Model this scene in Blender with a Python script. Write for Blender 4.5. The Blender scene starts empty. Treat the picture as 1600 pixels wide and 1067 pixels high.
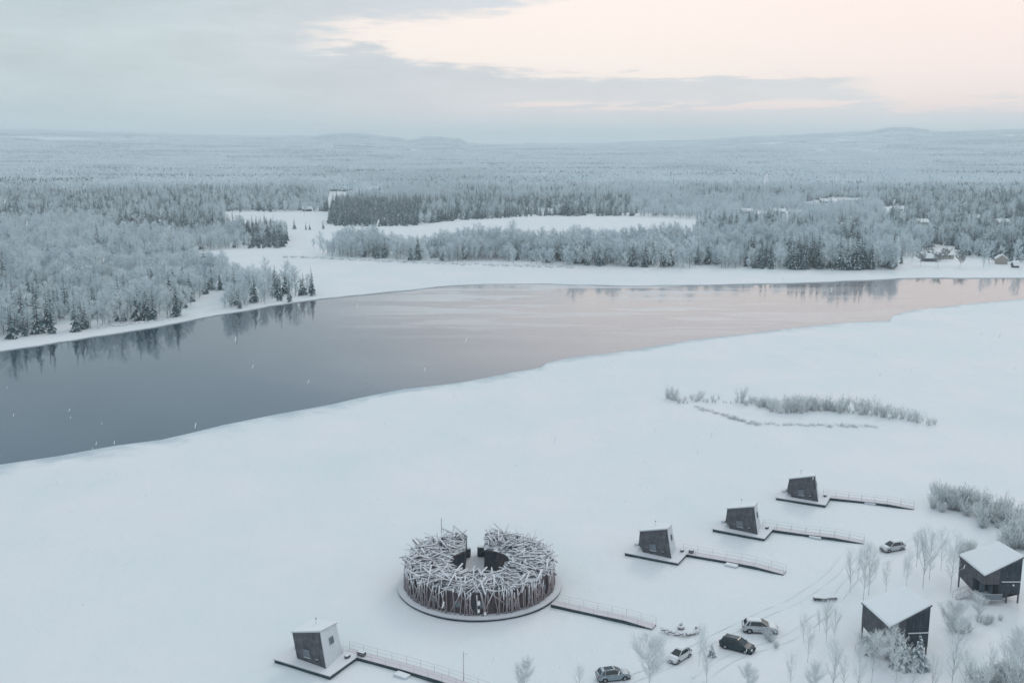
import bpy, bmesh, math, random
import numpy as np
from mathutils import Vector, Matrix, noise
R = math.radians
C = bpy.context.scene.collection
scn = bpy.context.scene
rnd = random.Random(7)

# ------------------------------------------------------------------ camera
F, HC = 1600.0, 66.0
PITCH = math.atan((533.5-228)/F)
cam = bpy.data.cameras.new('camera'); cam.lens = 36; cam.sensor_width = 36
cam.clip_start = 0.5; cam.clip_end = 60000
co = bpy.data.objects.new('camera', cam); C.objects.link(co)
co.location = (0, 0, HC); co.rotation_euler = (math.pi/2-PITCH, 0, 0)
scn.camera = co

# ------------------------------------------------------------------ render settings
scn.view_settings.view_transform = 'Standard'
scn.view_settings.look = 'None'
scn.view_settings.exposure = 0.0
scn.view_settings.gamma = 1
scn.cycles.use_denoising = True
scn.cycles.max_bounces = 6; scn.cycles.diffuse_bounces = 3; scn.cycles.glossy_bounces = 3
scn.cycles.transmission_bounces = 3; scn.cycles.volume_bounces = 1; scn.cycles.transparent_max_bounces = 6
scn.cycles.caustics_reflective = False; scn.cycles.caustics_refractive = False

# ------------------------------------------------------------------ node helper
class NT:
    def __init__(s, tree): s.t = tree
    def n(s, typ, ins=None, **props):
        nd = s.t.nodes.new(typ)
        for k, v in props.items(): setattr(nd, k, v)
        for k, v in (ins or {}).items(): s.put(nd.inputs[k], v)
        return nd
    def put(s, sock, v):
        if isinstance(v, bpy.types.NodeSocket): s.t.links.new(v, sock)
        elif isinstance(v, bpy.types.Node): s.t.links.new(v.outputs[0], sock)
        else: sock.default_value = v
    def math(s, op, a, b=0.0, c=0.0, clamp=False):
        nd = s.t.nodes.new('ShaderNodeMath'); nd.operation = op; nd.use_clamp = clamp
        for i, v in enumerate((a, b, c)): s.put(nd.inputs[i], v)
        return nd.outputs[0]
    def mr(s, v, a, b, c=0.0, d=1.0, smooth=True):
        nd = s.t.nodes.new('ShaderNodeMapRange')
        if smooth: nd.interpolation_type = 'SMOOTHSTEP'
        for i, x in enumerate((v, a, b, c, d)): s.put(nd.inputs[i], x)
        return nd.outputs[0]
    def mix(s, f, a, b, blend='MIX'):
        nd = s.t.nodes.new('ShaderNodeMix'); nd.data_type = 'RGBA'; nd.blend_type = blend
        s.put(nd.inputs[0], f); s.put(nd.inputs[6], a); s.put(nd.inputs[7], b)
        return nd.outputs[2]
    def ramp(s, v, pts):
        nd = s.t.nodes.new('ShaderNodeValToRGB'); s.put(nd.inputs[0], v)
        e = nd.color_ramp.elements
        while len(e) < len(pts): e.new(0.5)
        for el, (p, g) in zip(e, pts):
            el.position = p; el.color = (g, g, g, 1) if isinstance(g, (int, float)) else (*g, 1)
        return nd.outputs[0]

# ------------------------------------------------------------------ world: overcast sky with a warm opening on the right
w = bpy.data.worlds.new('World'); scn.world = w; w.use_nodes = True
nt = w.node_tree; nt.nodes.clear(); N = NT(nt)
SUN_AZ, SUN_EL = R(24), R(32)          # clockwise from +Y
sky = N.n('ShaderNodeTexSky', sky_type='NISHITA', sun_disc=False, sun_elevation=SUN_EL, sun_rotation=SUN_AZ)
tc = N.n('ShaderNodeTexCoord')
sep = N.n('ShaderNodeSeparateXYZ', {0: tc.outputs['Generated']})
az = N.math('DEGREES', N.math('ARCTAN2', sep.outputs[0], sep.outputs[1]))
el = N.math('DEGREES', N.math('ARCSINE', sep.outputs[2]))
def cloudnoise(sa, se, off, detail=6, rough=0.55):
    cv = N.n('ShaderNodeCombineXYZ', {0: N.math('MULTIPLY', az, sa), 1: N.math('MULTIPLY', el, se), 2: off})
    return N.n('ShaderNodeTexNoise', {'Vector': cv, 'Scale': 1.0, 'Detail': detail, 'Roughness': rough}).outputs[0]
n1 = cloudnoise(0.17, 0.62, 3.3, 8, .6); n2 = cloudnoise(0.30, 2.6, 8.1, 8, .62); n3 = cloudnoise(0.035, 0.16, 1.7, 4)
eld = N.math('ADD', el, N.math('ADD', N.math('MULTIPLY', N.math('SUBTRACT', n1, 0.5), 4.2), N.math('MULTIPLY', N.math('SUBTRACT', n2, 0.5), 2.6)))
azn = N.mr(az, -40, 60, smooth=False)      # 0..1
def azp(a): return (a+40)/100
Lb = N.math('MULTIPLY', N.ramp(azn, [(azp(-40), 1), (azp(-15), .55), (azp(-11.5), .215), (azp(-7), .195), (azp(-3.5), .165), (azp(-.5), .14), (azp(15), .137), (azp(19), .10), (azp(20.5), .065)]), 25.0)
Ub = N.math('MULTIPLY', N.ramp(azn, [(azp(-40), 0), (azp(-15), .16), (azp(-10.5), .225), (azp(-6), .255), (azp(-1), .285), (azp(3), .335), (azp(5), .5), (azp(9), .8), (azp(13), 1)]), 25.0)
bright = N.math('MULTIPLY', N.mr(N.math('SUBTRACT', eld, Lb), -0.35, 0.65), N.mr(N.math('SUBTRACT', eld, Ub), .8, -.7))
# low slit: clear horizontal cloud base on the right
slit = N.math('MULTIPLY', N.mr(el, 1.55, 1.75), N.mr(az, 6, 22))
gate = N.mr(el, 1.5, 1.75)
bright = N.math('MULTIPLY', bright, gate)
# a long grey cloud bank floating in the opening
bankc = N.ramp(azn, [(azp(-12), 0), (azp(-6), .8), (azp(0), 1), (azp(12), 1), (azp(17), .6), (azp(20), 0)])
elb = N.math('ADD', el, N.math('ADD', N.math('MULTIPLY', N.math('SUBTRACT', n1, 0.5), .6), N.math('MULTIPLY', N.math('SUBTRACT', n2, 0.5), 1.1)))
bank = N.math('MULTIPLY', bankc, N.math('MULTIPLY', N.mr(elb, 1.95, 2.3), N.mr(elb, 3.65, 3.3)))
bright = N.math('MULTIPLY', bright, N.math('SUBTRACT', 1.0, bank))
# thin bright streaks under the bank
st = N.math('MULTIPLY', N.mr(n2, 0.43, 0.53), N.math('MULTIPLY', N.mr(el, 1.75, 2.0), N.mr(el, 2.5, 2.2)))
st = N.math('MULTIPLY', st, N.math('MULTIPLY', N.mr(az, -2, 2), 1.1))
bright = N.math('MAXIMUM', bright, st)
# second soft opening above the picture (seen mirrored in the river)
b2 = N.math('MULTIPLY', N.mr(el, 8.1, 8.9), N.math('MULTIPLY', N.mr(el, 16.0, 10.5), N.mr(az, -13, 3)))
bright = N.math('MAXIMUM', bright, N.math('MULTIPLY', b2, 0.9))
fadeup = N.mr(el, 12, 32)
bright = N.math('MULTIPLY', bright, N.math('SUBTRACT', 1.0, N.math('MULTIPLY', fadeup, 0.9)))
warm = N.mix(N.mr(az, 2, 26), (1.08, 0.925, 0.835, 1), (1.03, 0.845, 0.785, 1))
warm = N.mix(N.mr(el, 7.5, 10), warm, (0.96, 0.87, 0.86, 1))
warm = N.mix(N.mr(el, 3.0, 1.6), warm, (1.04, 0.80, 0.75, 1))
grey = N.mix(N.mr(az, -24, -2), (0.56, 0.64, 0.66, 1), (0.68, 0.69, 0.715, 1))
grey = N.mix(N.mr(el, 16, 5), (0.49, 0.64, 0.76, 1), grey)
gm = N.math('ADD', 0.89, N.math('MULTIPLY', n3, 0.22))
gm = N.math('ADD', gm, N.math('MULTIPLY', N.math('SUBTRACT', n1, 0.5), 0.36))
gm = N.math('ADD', gm, N.math('MULTIPLY', N.math('SUBTRACT', n2, 0.5), 0.14))
grey = N.mix(1.0, grey, N.n('ShaderNodeCombineColor', {0: gm, 1: gm, 2: gm}).outputs[0], 'MULTIPLY')
grey = N.mix(N.math('MULTIPLY', N.mr(el, 14, 60), .9), grey, (0.705, 0.762, 0.79, 1))
glow = N.math('MULTIPLY', N.mr(el, 0.2, 2.0), N.math('MULTIPLY', N.mr(az, -12, 2), N.mr(el, 4.0, 2.2)))
grey = N.mix(N.math('MULTIPLY', glow, 0.5), grey, (0.92, 0.80, 0.79, 1))
colr = N.mix(bright, grey, warm)
bg1 = N.n('ShaderNodeBackground', {'Color': colr, 'Strength': 1.0})
bg2 = N.n('ShaderNodeBackground', {'Color': sky.outputs[0], 'Strength': 0.006})
addn = N.n('ShaderNodeAddShader', {0: bg1.outputs[0], 1: bg2.outputs[0]})
N.n('ShaderNodeOutputWorld', {'Surface': addn.outputs[0]})
w.cycles.sampling_method = 'AUTOMATIC'

sl = bpy.data.lights.new('sun', 'SUN'); sl.energy = 0.5; sl.angle = R(14); sl.color = (1, .86, .74)
so = bpy.data.objects.new('sun', sl); C.objects.link(so)
d = Vector((math.sin(SUN_AZ)*math.cos(SUN_EL), math.cos(SUN_AZ)*math.cos(SUN_EL), math.sin(SUN_EL)))
so.rotation_euler = d.to_track_quat('Z', 'Y').to_euler(); so.location = (60, 40, 120)

# ------------------------------------------------------------------ measuring helpers: a point of the ground seen at px, py (of 1600 x 1067)
cp, sp_ = math.cos(PITCH), math.sin(PITCH)
def at(px, py, z=0.0):
    a = (px-800)/F; b = -(py-533.5)/F
    dy = cp+sp_*b; dz = -sp_+cp*b
    t = (z-HC)/dz
    return Vector((a*t, dy*t, z))
def topx(x, y, z=0.0):
    zz = z-HC
    dep = y*cp-zz*sp_; up = y*sp_+zz*cp
    return 800+F*x/dep, 533.5-F*up/dep

# ------------------------------------------------------------------ materials
M = {}
def mat(name, col=None, rough=.8, fn=None, metal=0.0, spec=0.3):
    m = bpy.data.materials.new(name); m.use_nodes = True
    n = NT(m.node_tree); b = m.node_tree.nodes['Principled BSDF']
    b.inputs['Roughness'].default_value = rough; b.inputs['Metallic'].default_value = metal
    b.inputs['Specular IOR Level'].default_value = spec
    if col: b.inputs['Base Color'].default_value = (*col, 1)
    if fn: fn(n, b)
    M[name] = m; return m
def bump(n, b, h, strength=.5, dist=.1):
    bp = n.n('ShaderNodeBump', {'Height': h, 'Strength': strength, 'Distance': dist}); n.put(b.inputs['Normal'], bp.outputs[0])
def world_pos(n): return n.n('ShaderNodeNewGeometry').outputs['Position']
def noise_t(n, vec, scale, detail=4, rough=.55): return n.n('ShaderNodeTexNoise', {'Vector': vec, 'Scale': scale, 'Detail': detail, 'Roughness': rough}).outputs[0]
def scaled(n, vec, s): return n.n('ShaderNodeVectorMath', {0: vec, 1: s}, operation='MULTIPLY').outputs[0]

def f_snowground(n, b):
    p = world_pos(n)
    a = noise_t(n, p, .035, 5); c = noise_t(n, scaled(n, p, (1, .35, 1)), .6, 6, .6); dd = noise_t(n, scaled(n, p, (.6, .22, 1)), .08, 4)
    col = n.mix(n.mr(a, .35, .65), (.745, .80, .825, 1), (.80, .815, .845, 1))
    col = n.mix(n.math('MULTIPLY', n.mr(dd, .52, .72), .35), col, (.70, .775, .80, 1))
    wet = n.n('ShaderNodeAttribute', attribute_name='wet').outputs['Fac']
    w2 = n.mr(n.math('ADD', wet, n.math('MULTIPLY', n.math('SUBTRACT', noise_t(n, p, .12, 5), .5), 1.4)), .3, 1.0)
    col = n.mix(n.math('MULTIPLY', w2, .95), col, (.46, .55, .60, 1))
    n.put(b.inputs['Base Color'], col)
    h = n.math('ADD', n.math('MULTIPLY', a, 3.0), n.math('MULTIPLY', c, .35))
    h = n.math('ADD', h, n.math('MULTIPLY', dd, 1.6))
    bump(n, b, h, .8, .45)
mat('snow_ground', rough=.75, fn=f_snowground, spec=.2)
def f_snow(n, b):
    p = world_pos(n); a = noise_t(n, p, 1.2, 4)
    n.put(b.inputs['Base Color'], n.mix(a, (.76, .80, .83, 1), (.83, .85, .87, 1))); bump(n, b, a, .4, .1)
mat('snow', rough=.7, fn=f_snow, spec=.2)
def f_water(n, b):
    p = world_pos(n)
    # broken streaks of new thin ice near the far shore
    q = scaled(n, p, (.012, .07, 0)); s = noise_t(n, q, 1.0, 7, .62)
    sep = n.n('ShaderNodeSeparateXYZ', {0: p})
    far = n.math('MULTIPLY', n.mr(sep.outputs[1], 330, 440), n.mr(sep.outputs[0], -90, -20))
    far = n.math('MULTIPLY', far, n.mr(sep.outputs[0], 200, 60))
    streak = n.math('MULTIPLY', n.mr(s, .49, .55), far)
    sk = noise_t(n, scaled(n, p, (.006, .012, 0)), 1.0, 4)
    painted_sheen = n.mr(n.math('ADD', n.math('ADD', sep.outputs[0], n.math('MULTIPLY', sep.outputs[1], .35)), n.math('MULTIPLY', n.math('SUBTRACT', sk, .5), 120)), -10, 190)  # bright sky reflection painted into the base colour, paler towards the right
    wcol = n.mix(painted_sheen, (.034, .062, .088, 1), (.33, .32, .335, 1))
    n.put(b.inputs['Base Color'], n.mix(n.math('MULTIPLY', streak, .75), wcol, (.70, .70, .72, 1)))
    n.put(b.inputs['Roughness'], n.math('ADD', .06, n.math('MULTIPLY', streak, .2)))
    r1 = noise_t(n, scaled(n, p, (.25, 1.2, 0)), .5, 4); r2 = noise_t(n, scaled(n, p, (.04, .12, 0)), 1.0, 3)
    bump(n, b, n.math('ADD', n.math('MULTIPLY', r1, .3), r2), .05, .12)
    b.inputs['IOR'].default_value = 1.5
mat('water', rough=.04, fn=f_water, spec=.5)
def f_ice(n, b):
    p = world_pos(n); a = noise_t(n, p, .15, 5)
    n.put(b.inputs['Base Color'], n.mix(n.mr(a, .3, .7), (.42, .50, .56, 1), (.62, .69, .73, 1)))
mat('wet_ice', rough=.35, fn=f_ice, spec=.5)
def f_wood(dark, light, sc=(9, 9, .6)):
    def f(n, b):
        t = n.n('ShaderNodeTexCoord').outputs['Object']
        v = noise_t(n, scaled(n, t, sc), 1.0, 4)
        g = noise_t(n, scaled(n, t, (1.3, 1.3, 1.3)), 1.0, 3)
        c = n.mix(n.mr(v, .35, .65), (*dark, 1), (*light, 1)); c = n.mix(n.math('MULTIPLY', n.mr(g, .45, .7), .35), c, (*[x*1.6+.03 for x in light], 1))
        n.put(b.inputs['Base Color'], c); bump(n, b, v, .5, .02)
    return f
mat('dark_cladding', rough=.75, fn=f_wood((.060, .064, .074), (.108, .108, .124), (7, 7, .3)))
mat('black_cladding', rough=.75, fn=f_wood((.022, .034, .046), (.044, .058, .074), (7, 7, .3)))
mat('brown_cladding', rough=.8, fn=f_wood((.045, .038, .042), (.12, .092, .10), (5, 5, .3)))
mat('deck_edge', rough=.7, fn=f_wood((.012, .035, .045), (.03, .06, .07), (.3, .3, 5)))
def snow_on_top(base_dark, base_light, lo=.05, hi=.45, cover=1.0):
    def f(n, b):
        g = n.n('ShaderNodeNewGeometry'); p = g.outputs['Position']
        z = n.n('ShaderNodeSeparateXYZ', {0: g.outputs['Normal']}).outputs[2]
        a = noise_t(n, p, 1.7, 3); wv = noise_t(n, p, 6, 3)
        wood = n.mix(wv, (*base_dark, 1), (*base_light, 1))
        k = n.math('MULTIPLY', n.mr(n.math('ADD', z, n.math('MULTIPLY', n.math('SUBTRACT', a, .5), .7)), lo, hi), cover)
        n.put(b.inputs['Base Color'], n.mix(k, wood, (.78, .80, .84, 1)))
    return f
mat('snowy_log', rough=.8, fn=snow_on_top((.16, .13, .14), (.36, .31, .33), -.1, .35))
mat('wall_log', rough=.8, fn=snow_on_top((.15, .125, .135), (.50, .44, .46), .2, .65))
mat('plank_deck', rough=.8, fn=snow_on_top((.42, .33, .35), (.62, .55, .58), .2, .6, .55))
mat('snowy_deck', rough=.8, fn=snow_on_top((.3, .3, .33), (.5, .5, .54), .2, .6, .93))
mat('rail', (.50, .47, .49), .6)
mat('steel', (.25, .27, .29), .4, metal=.6)
mat('glass', (.10, .14, .17), .08, spec=.6)
mat('window_pane', (.15, .18, .21), .15, spec=.6)
mat('frame', (.55, .57, .60), .6)
mat('grey_frame', (.20, .22, .25), .6)
mat('plaster_snow', rough=.8, fn=lambda n, b: n.put(b.inputs['Base Color'], n.mix(noise_t(n, world_pos(n), .9, 5), (.52, .58, .62, 1), (.68, .72, .75, 1))))
mat('roof_felt', rough=.8, fn=lambda n, b: n.put(b.inputs['Base Color'], n.mix(n.mr(noise_t(n, world_pos(n), .9, 4), .44, .56), (.10, .12, .145, 1), (.66, .69, .72, 1))))
mat('lamp_glass', (.85, .86, .85), .3)
mat('rubber', (.018, .02, .022), .85)
mat('paint_white', rough=.35, fn=snow_on_top((.55, .58, .60), (.58, .61, .63), .55, .9, .5), spec=.5)
mat('paint_silver', rough=.3, fn=snow_on_top((.40, .43, .45), (.44, .47, .49), .6, .95, .6), spec=.5)
mat('paint_black', rough=.42, fn=snow_on_top((.016, .036, .048), (.020, .042, .056), .85, 1.1, .10), spec=.35)
mat('paint_blue_grey', rough=.3, fn=snow_on_top((.20, .26, .30), (.24, .30, .34), .8, 1.0, .5), spec=.5)
mat('car_glass', (.016, .028, .034), .08, spec=.6)
mat('head_light', (.7, .72, .74), .15)
mat('tail_light', (.25, .05, .05), .3)
mat('rim', (.30, .32, .34), .35, metal=.6)
mat('rock', rough=.85, fn=snow_on_top((.05, .055, .06), (.11, .115, .12), .35, .65))
mat('house_red', (.20, .10, .09), .8); mat('house_pale', (.36, .33, .29), .8); mat('house_dark', (.07, .075, .08), .8)
def f_frost(lo, hi):
    def f(n, b):
        r = n.n('ShaderNodeObjectInfo').outputs['Random']
        a = noise_t(n, world_pos(n), .9, 2)
        c = n.mix(n.math('ADD', n.math('MULTIPLY', r, .6), n.math('MULTIPLY', a, .4)), (*lo, 1), (*hi, 1))
        n.put(b.inputs['Base Color'], c)
    return f
mat('frosted_twigs', rough=.9, fn=f_frost((.58, .70, .75), (.82, .88, .905)), spec=.1)
mat('frosted_near', rough=.9, fn=f_frost((.66, .71, .73), (.80, .83, .84)), spec=.1)
mat('bare_twigs', rough=.9, fn=f_frost((.17, .19, .20), (.34, .36, .37)), spec=.1)
mat('birch_bark', rough=.85, fn=f_frost((.16, .18, .18), (.34, .35, .34)), spec=.1)
mat('needles', rough=.9, fn=f_frost((.065, .135, .16), (.16, .26, .295)), spec=.1)
mat('needles_frosted', rough=.9, fn=f_frost((.30, .37, .40), (.48, .54, .57)), spec=.1)
mat('branch_snow', rough=.8, fn=f_frost((.70, .76, .79), (.84, .87, .89)), spec=.1)
mat('near_bark', rough=.85, fn=f_frost((.42, .45, .46), (.66, .68, .69)), spec=.1)
mat('spruce_bark', (.06, .055, .055), .9)

# ------------------------------------------------------------------ mesh builder
class MB:
    def __init__(s): s.v = []; s.f = []; s.mi = []; s.sm = []
    def face(s, pts, m=0, sm=False):
        k = len(s.v); s.v += [tuple(p) for p in pts]; s.f.append(tuple(range(k, k+len(pts)))); s.mi.append(m); s.sm.append(sm)
    def box(s, x0, x1, y0, y1, z0, z1, m=0, mtop=None, rot=0, loc=(0, 0, 0)):
        P = [(x0, y0, z0), (x1, y0, z0), (x1, y1, z0), (x0, y1, z0), (x0, y0, z1), (x1, y0, z1), (x1, y1, z1), (x0, y1, z1)]
        s.hexa(P, m, mtop, rot, loc)
    def hexa(s, P, m=0, mtop=None, rot=0, loc=(0, 0, 0)):
        c, q = math.cos(rot), math.sin(rot)
        P = [(x*c-y*q+loc[0], x*q+y*c+loc[1], z+loc[2]) for x, y, z in P]
        k = len(s.v); s.v += P
        F_ = [(0, 3, 2, 1), (4, 5, 6, 7), (0, 1, 5, 4), (1, 2, 6, 5), (2, 3, 7, 6), (3, 0, 4, 7)]
        for i, f in enumerate(F_):
            s.f.append(tuple(k+a for a in f)); s.mi.append(mtop if (i == 1 and mtop is not None) else m); s.sm.append(False)
    def tube(s, a, b, r0, r1=None, n=6, m=0, cap=True, sm=True):
        a = Vector(a); b = Vector(b); r1 = r0 if r1 is None else r1
        dv = b-a
        if dv.length < 1e-6: return
        dv.normalize(); u = dv.orthogonal().normalized(); v = dv.cross(u)
        k = len(s.v)
        for p, r in ((a, r0), (b, r1)):
            for i in range(n):
                t = 2*math.pi*i/n; s.v.append(tuple(p+(u*math.cos(t)+v*math.sin(t))*r))
        for i in range(n):
            j = (i+1) % n; s.f.append((k+i, k+j, k+n+j, k+n+i)); s.mi.append(m); s.sm.append(sm)
        if cap:
            s.f.append(tuple(k+n+i for i in range(n))); s.mi.append(m); s.sm.append(False)
            s.f.append(tuple(k+i for i in reversed(range(n)))); s.mi.append(m); s.sm.append(False)
    def prism(s, prof, y0, y1, m=0, f0=None, f1=None):
        """profile in x,z extruded along y; f0/f1 map profile at each side"""
        A = [(f0(x, z) if f0 else (x, y0, z)) for x, z in prof]; B = [(f1(x, z) if f1 else (x, y1, z)) for x, z in prof]
        k = len(s.v); n = len(prof); s.v += A+B
        s.f.append(tuple(range(k, k+n))); s.f.append(tuple(reversed(range(k+n, k+2*n)))); s.mi += [m, m]; s.sm += [False]*2
        for i in range(n):
            j = (i+1) % n; s.f.append((k+i, k+n+i, k+n+j, k+j)); s.mi.append(m); s.sm.append(False)
    def mesh(s, name, mats):
        me = bpy.data.meshes.new(name); me.from_pydata(s.v, [], s.f)
        for m in mats: me.materials.append(M[m])
        me.polygons.foreach_set('material_index', s.mi); me.polygons.foreach_set('use_smooth', s.sm)
        me.update(); return me
    def build(s, name, mats, parent=None, recalc=True):
        me = s.mesh(name, mats if isinstance(mats, (list, tuple)) else [mats])
        if recalc:
            bm = bmesh.new(); bm.from_mesh(me); bmesh.ops.recalc_face_normals(bm, faces=bm.faces); bm.to_mesh(me); bm.free()
        return link(name, me, parent)
def link(name, me, parent=None):
    o = bpy.data.objects.new(name, me); C.objects.link(o)
    if parent: o.parent = parent
    return o
def tag(o, label=None, cat=None, group=None, kind=None):
    for k, v in (('label', label), ('category', cat), ('group', group), ('kind', kind)):
        if v: o[k] = v
    return o
def empty(name, loc=(0, 0, 0), rz=0.0, sc=1.0):
    o = bpy.data.objects.new(name, None); C.objects.link(o); o.location = loc; o.rotation_euler = (0, 0, rz); o.scale = (sc,)*3
    o.empty_display_size = .2
    return o
KIDS = {}
def copy_tree(o, parent=None):
    c = o.copy(); C.objects.link(c); c.parent = parent
    for ch in o.children: copy_tree(ch, c)
    return c
def bevel(o, wd=.03, seg=2):
    m = o.modifiers.new('bevel', 'BEVEL'); m.width = wd; m.segments = seg; m.limit_method = 'ANGLE'; return o

# ------------------------------------------------------------------ river banks (shorelines measured on the ground)
near_px = [(0,724),(90,712),(180,695),(250,684),(350,663),(430,647),(520,630),(580,617),(632,607),(665,603),(700,600),(760,589),(800,580),(845,573),(856,566),(900,557),(950,550),(1000,543),(1100,529),(1200,516),(1270,508),(1350,502),(1388,500),(1396,492),(1412,487),(1430,483),(1500,476),(1600,466)]
far_px = [(0,548),(120,530),(240,510),(340,492),(420,478),(500,466),(560,460),(640,453),(700,446),(760,443.5),(850,443),(970,446),(1100,445),(1200,443),(1300,439.5),(1360,437.5),(1400,434.5),(1450,434),(1600,434)]
ZI = 0.35
def poly_world(pts): return [at(x, y, ZI).xy for x, y in pts]
near = poly_world(near_px); far = poly_world(far_px)
def roughen(P, amp0, seed, step=6.0):
    out = [P[0]]
    for a, b in zip(P[:-1], P[1:]):
        L = (b-a).length; n = max(1, int(L/step)); dr = (b-a).normalized(); nr = Vector((-dr.y, dr.x))
        for i in range(1, n+1):
            p = a+(b-a)*(i/n)
            if i < n or True:
                k = noise.noise(Vector((p.x*.05, p.y*.05, seed)))*1.0+noise.noise(Vector((p.x*.2, p.y*.2, seed)))*.5
                q = p+nr*k*amp0*min(1.5, .3+p.length/400)
            out.append(q)
    return out
def mono(P):
    out = [P[0]]
    for p in P[1:]:
        if math.atan2(p.x, p.y) > math.atan2(out[-1].x, out[-1].y)+2e-4: out.append(p)
    return out
near = [Vector((-900, -60)), Vector((-420, 96)), Vector((-210, 168))]+roughen(near, 1.6, 1.3)+[Vector((290, 452)), Vector((420, 560)), Vector((1200, 1050))]
far = [Vector((-1300, 40)), Vector((-600, 205)), Vector((-300, 288))]+roughen(far, 1.3, 5.3)+[Vector((340, 512)), Vector((560, 640)), Vector((1500, 1250))]

near = mono(near); far = mono(far)
HZ = [(-35, 232-208), (-26.6, 20), (-14, 13), (-11, 13), (-11.2, 12), (-9, 18), (-7, 13), (-5.6, 5), (-4.6, 11), (-3.4, 9), (-2.6, 2), (-1.5, 1), (4, 2), (10, 7), (14, 13), (17, 16), (19, 18), (20.3, 24), (22, 18), (26.6, 19), (35, 22)]
def hill(azd):
    for (a, h), (b, g) in zip(HZ[:-1], HZ[1:]):
        if a <= azd <= b:
            t = (azd-a)/(b-a); t = t*t*(3-2*t); return h+(g-h)*t
    return 18
def height(x, y):
    r = math.hypot(x, y)
    h = 0.0
    if r > 3500:
        azd = math.degrees(math.atan2(x, y))
        top = hill(max(-35, min(35, azd)))/F
        h8 = top*9500+60
        t = min(1, max(0, (r-3500)/6000)); t = t*t*(3-2*t)
        h = h8*t*(1+.10*noise.noise(Vector((x/900, y/900, 3)))) + 14*t*noise.noise(Vector((x/350, y/350, 1)))
        if r > 9500: h = h8*(1-.10*((r-9500)/9500))
    elif r > 900: h = 1.5*noise.noise(Vector((x/300, y/300, 7)))*min(1, (r-900)/600)
    return h

def sheet(name, line, outward, matname, label=None):
    """snow sheet reaching from the shoreline away from (outward) or towards the camera"""
    V = []; Fc = []
    n = len(line)
    if outward:
        fr = [0, .004, .01, .02, .035, .055, .08, .11, .15, .19]
        rs = [60, 110, 180, 260, 360, 500, 700, 950, 1300, 1800, 2300, 3000, 3600, 4200, 4800, 5400, 6000, 6700, 7400, 8100, 8800, 9500, 10500, 12500]
        rows = [0, .8, 3, 8, 18, 35]+rs
    else:
        rows = [0, .8, 3, 7, 14, 25, 45, 75, 120]
    for i, p in enumerate(line):
        r0 = p.length; dr = p.normalized()
        for j, q in enumerate(rows):
            if outward:
                pp = p+dr*q; z = ZI+height(pp.x, pp.y)
            else:
                rr = max(4.0, r0-q) if j < len(rows) else 4
                pp = dr*rr; z = ZI
            if j == 0: z = ZI-.05
            V.append((pp.x, pp.y, z))
    m = len(rows)
    for i in range(n-1):
        for j in range(m-1):
            a = i*m+j; Fc.append((a, a+m, a+m+1, a+1))
    # the broken ice lip down to the water
    k = len(V)
    for p in line: V.append((p.x, p.y, -.3))
    mi = [0]*len(Fc)
    for i in range(n-1): Fc.append((i*m, k+i, k+i+1, (i+1)*m)); mi.append(1)
    return V, Fc, mi

V, Fc, mi = sheet('far', far, True, 'snow_ground')
me = bpy.data.meshes.new('far_bank'); me.from_pydata(V, [], Fc); me.materials.append(M['snow_ground']); me.materials.append(M['wet_ice'])
me.polygons.foreach_set('material_index', mi); me.polygons.foreach_set('use_smooth', [True]*len(Fc))
bm = bmesh.new(); bm.from_mesh(me); bmesh.ops.recalc_face_normals(bm, faces=bm.faces); bm.to_mesh(me); bm.free()
if sum(p.normal.z*p.area for p in me.polygons) < 0: me.flip_normals()
tag(link('far_ground', me), kind='structure')

# near field: grid with soft drifts, clipped along the shoreline, joined to a wide skirt behind
def near_height(x, y):
    # land rises gently on the right, flat river ice elsewhere
    s = max(0.0, min(1.0, (x-(22+(y-131)*1.06)+1)/16)) if y < 230 else 0
    v = Vector((x/9, y/9, 2.2))
    return s*(.35+.35*noise.noise(v)) + .07*noise.noise(Vector((x/3, y/3, 9))) + .10*noise.noise(Vector((x/11, y/4, 19)))
V = []; Fc = []; mi = []
n = len(near); ts = [0, .3, 1.2, 3, 6, 11, 18]
wetv = {0: 1, 1: .95, 2: .85, 3: .7, 4: .5, 5: .25}
steps = 90
m = len(ts)+steps
for p in near:
    r0 = p.length; dr = p.normalized()
    for q in ts:
        pp = dr*(r0-q); V.append((pp.x, pp.y, ZI-.22*math.exp(-q/1.1)+near_height(pp.x, pp.y)*min(1, q/6)))
    rin = 55.0
    for j in range(steps):
        t = (j+1)/steps; rr = (r0-18)*(1-t)+rin*t if r0 > 80 else (r0-18)*(1-t)+5*t
        pp = dr*rr; V.append((pp.x, pp.y, ZI+near_height(pp.x, pp.y)))
for i in range(n-1):
    for j in range(m-1):
        a = i*m+j; Fc.append((a, a+1, a+m+1, a+m)); mi.append(0)
k = len(V)
for p in near: V.append((p.x, p.y, -.3))
for i in range(n-1): Fc.append((i*m, k+i, k+i+1, (i+1)*m)); mi.append(1)
k = len(V)
ring = [V[i*m+m-1] for i in range(n)]
V += [(3000, 300, ZI), (3000, -3000, ZI), (-3000, -3000, ZI), (-3000, -400, ZI)]
Fc.append(tuple([i*m+m-1 for i in range(n)]+[k, k+1, k+2, k+3])); mi.append(0)
me = bpy.data.meshes.new('near_ground'); me.from_pydata(V, [], Fc); me.materials.append(M['snow_ground']); me.materials.append(M['wet_ice'])
me.polygons.foreach_set('material_index', mi); me.polygons.foreach_set('use_smooth', [True]*len(Fc))
me.update()
wa = me.attributes.new('wet', 'FLOAT', 'POINT'); wa.data.foreach_set('value', [wetv.get(i % m, 0) if i < n*m else 0.0 for i in range(len(V))])
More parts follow.
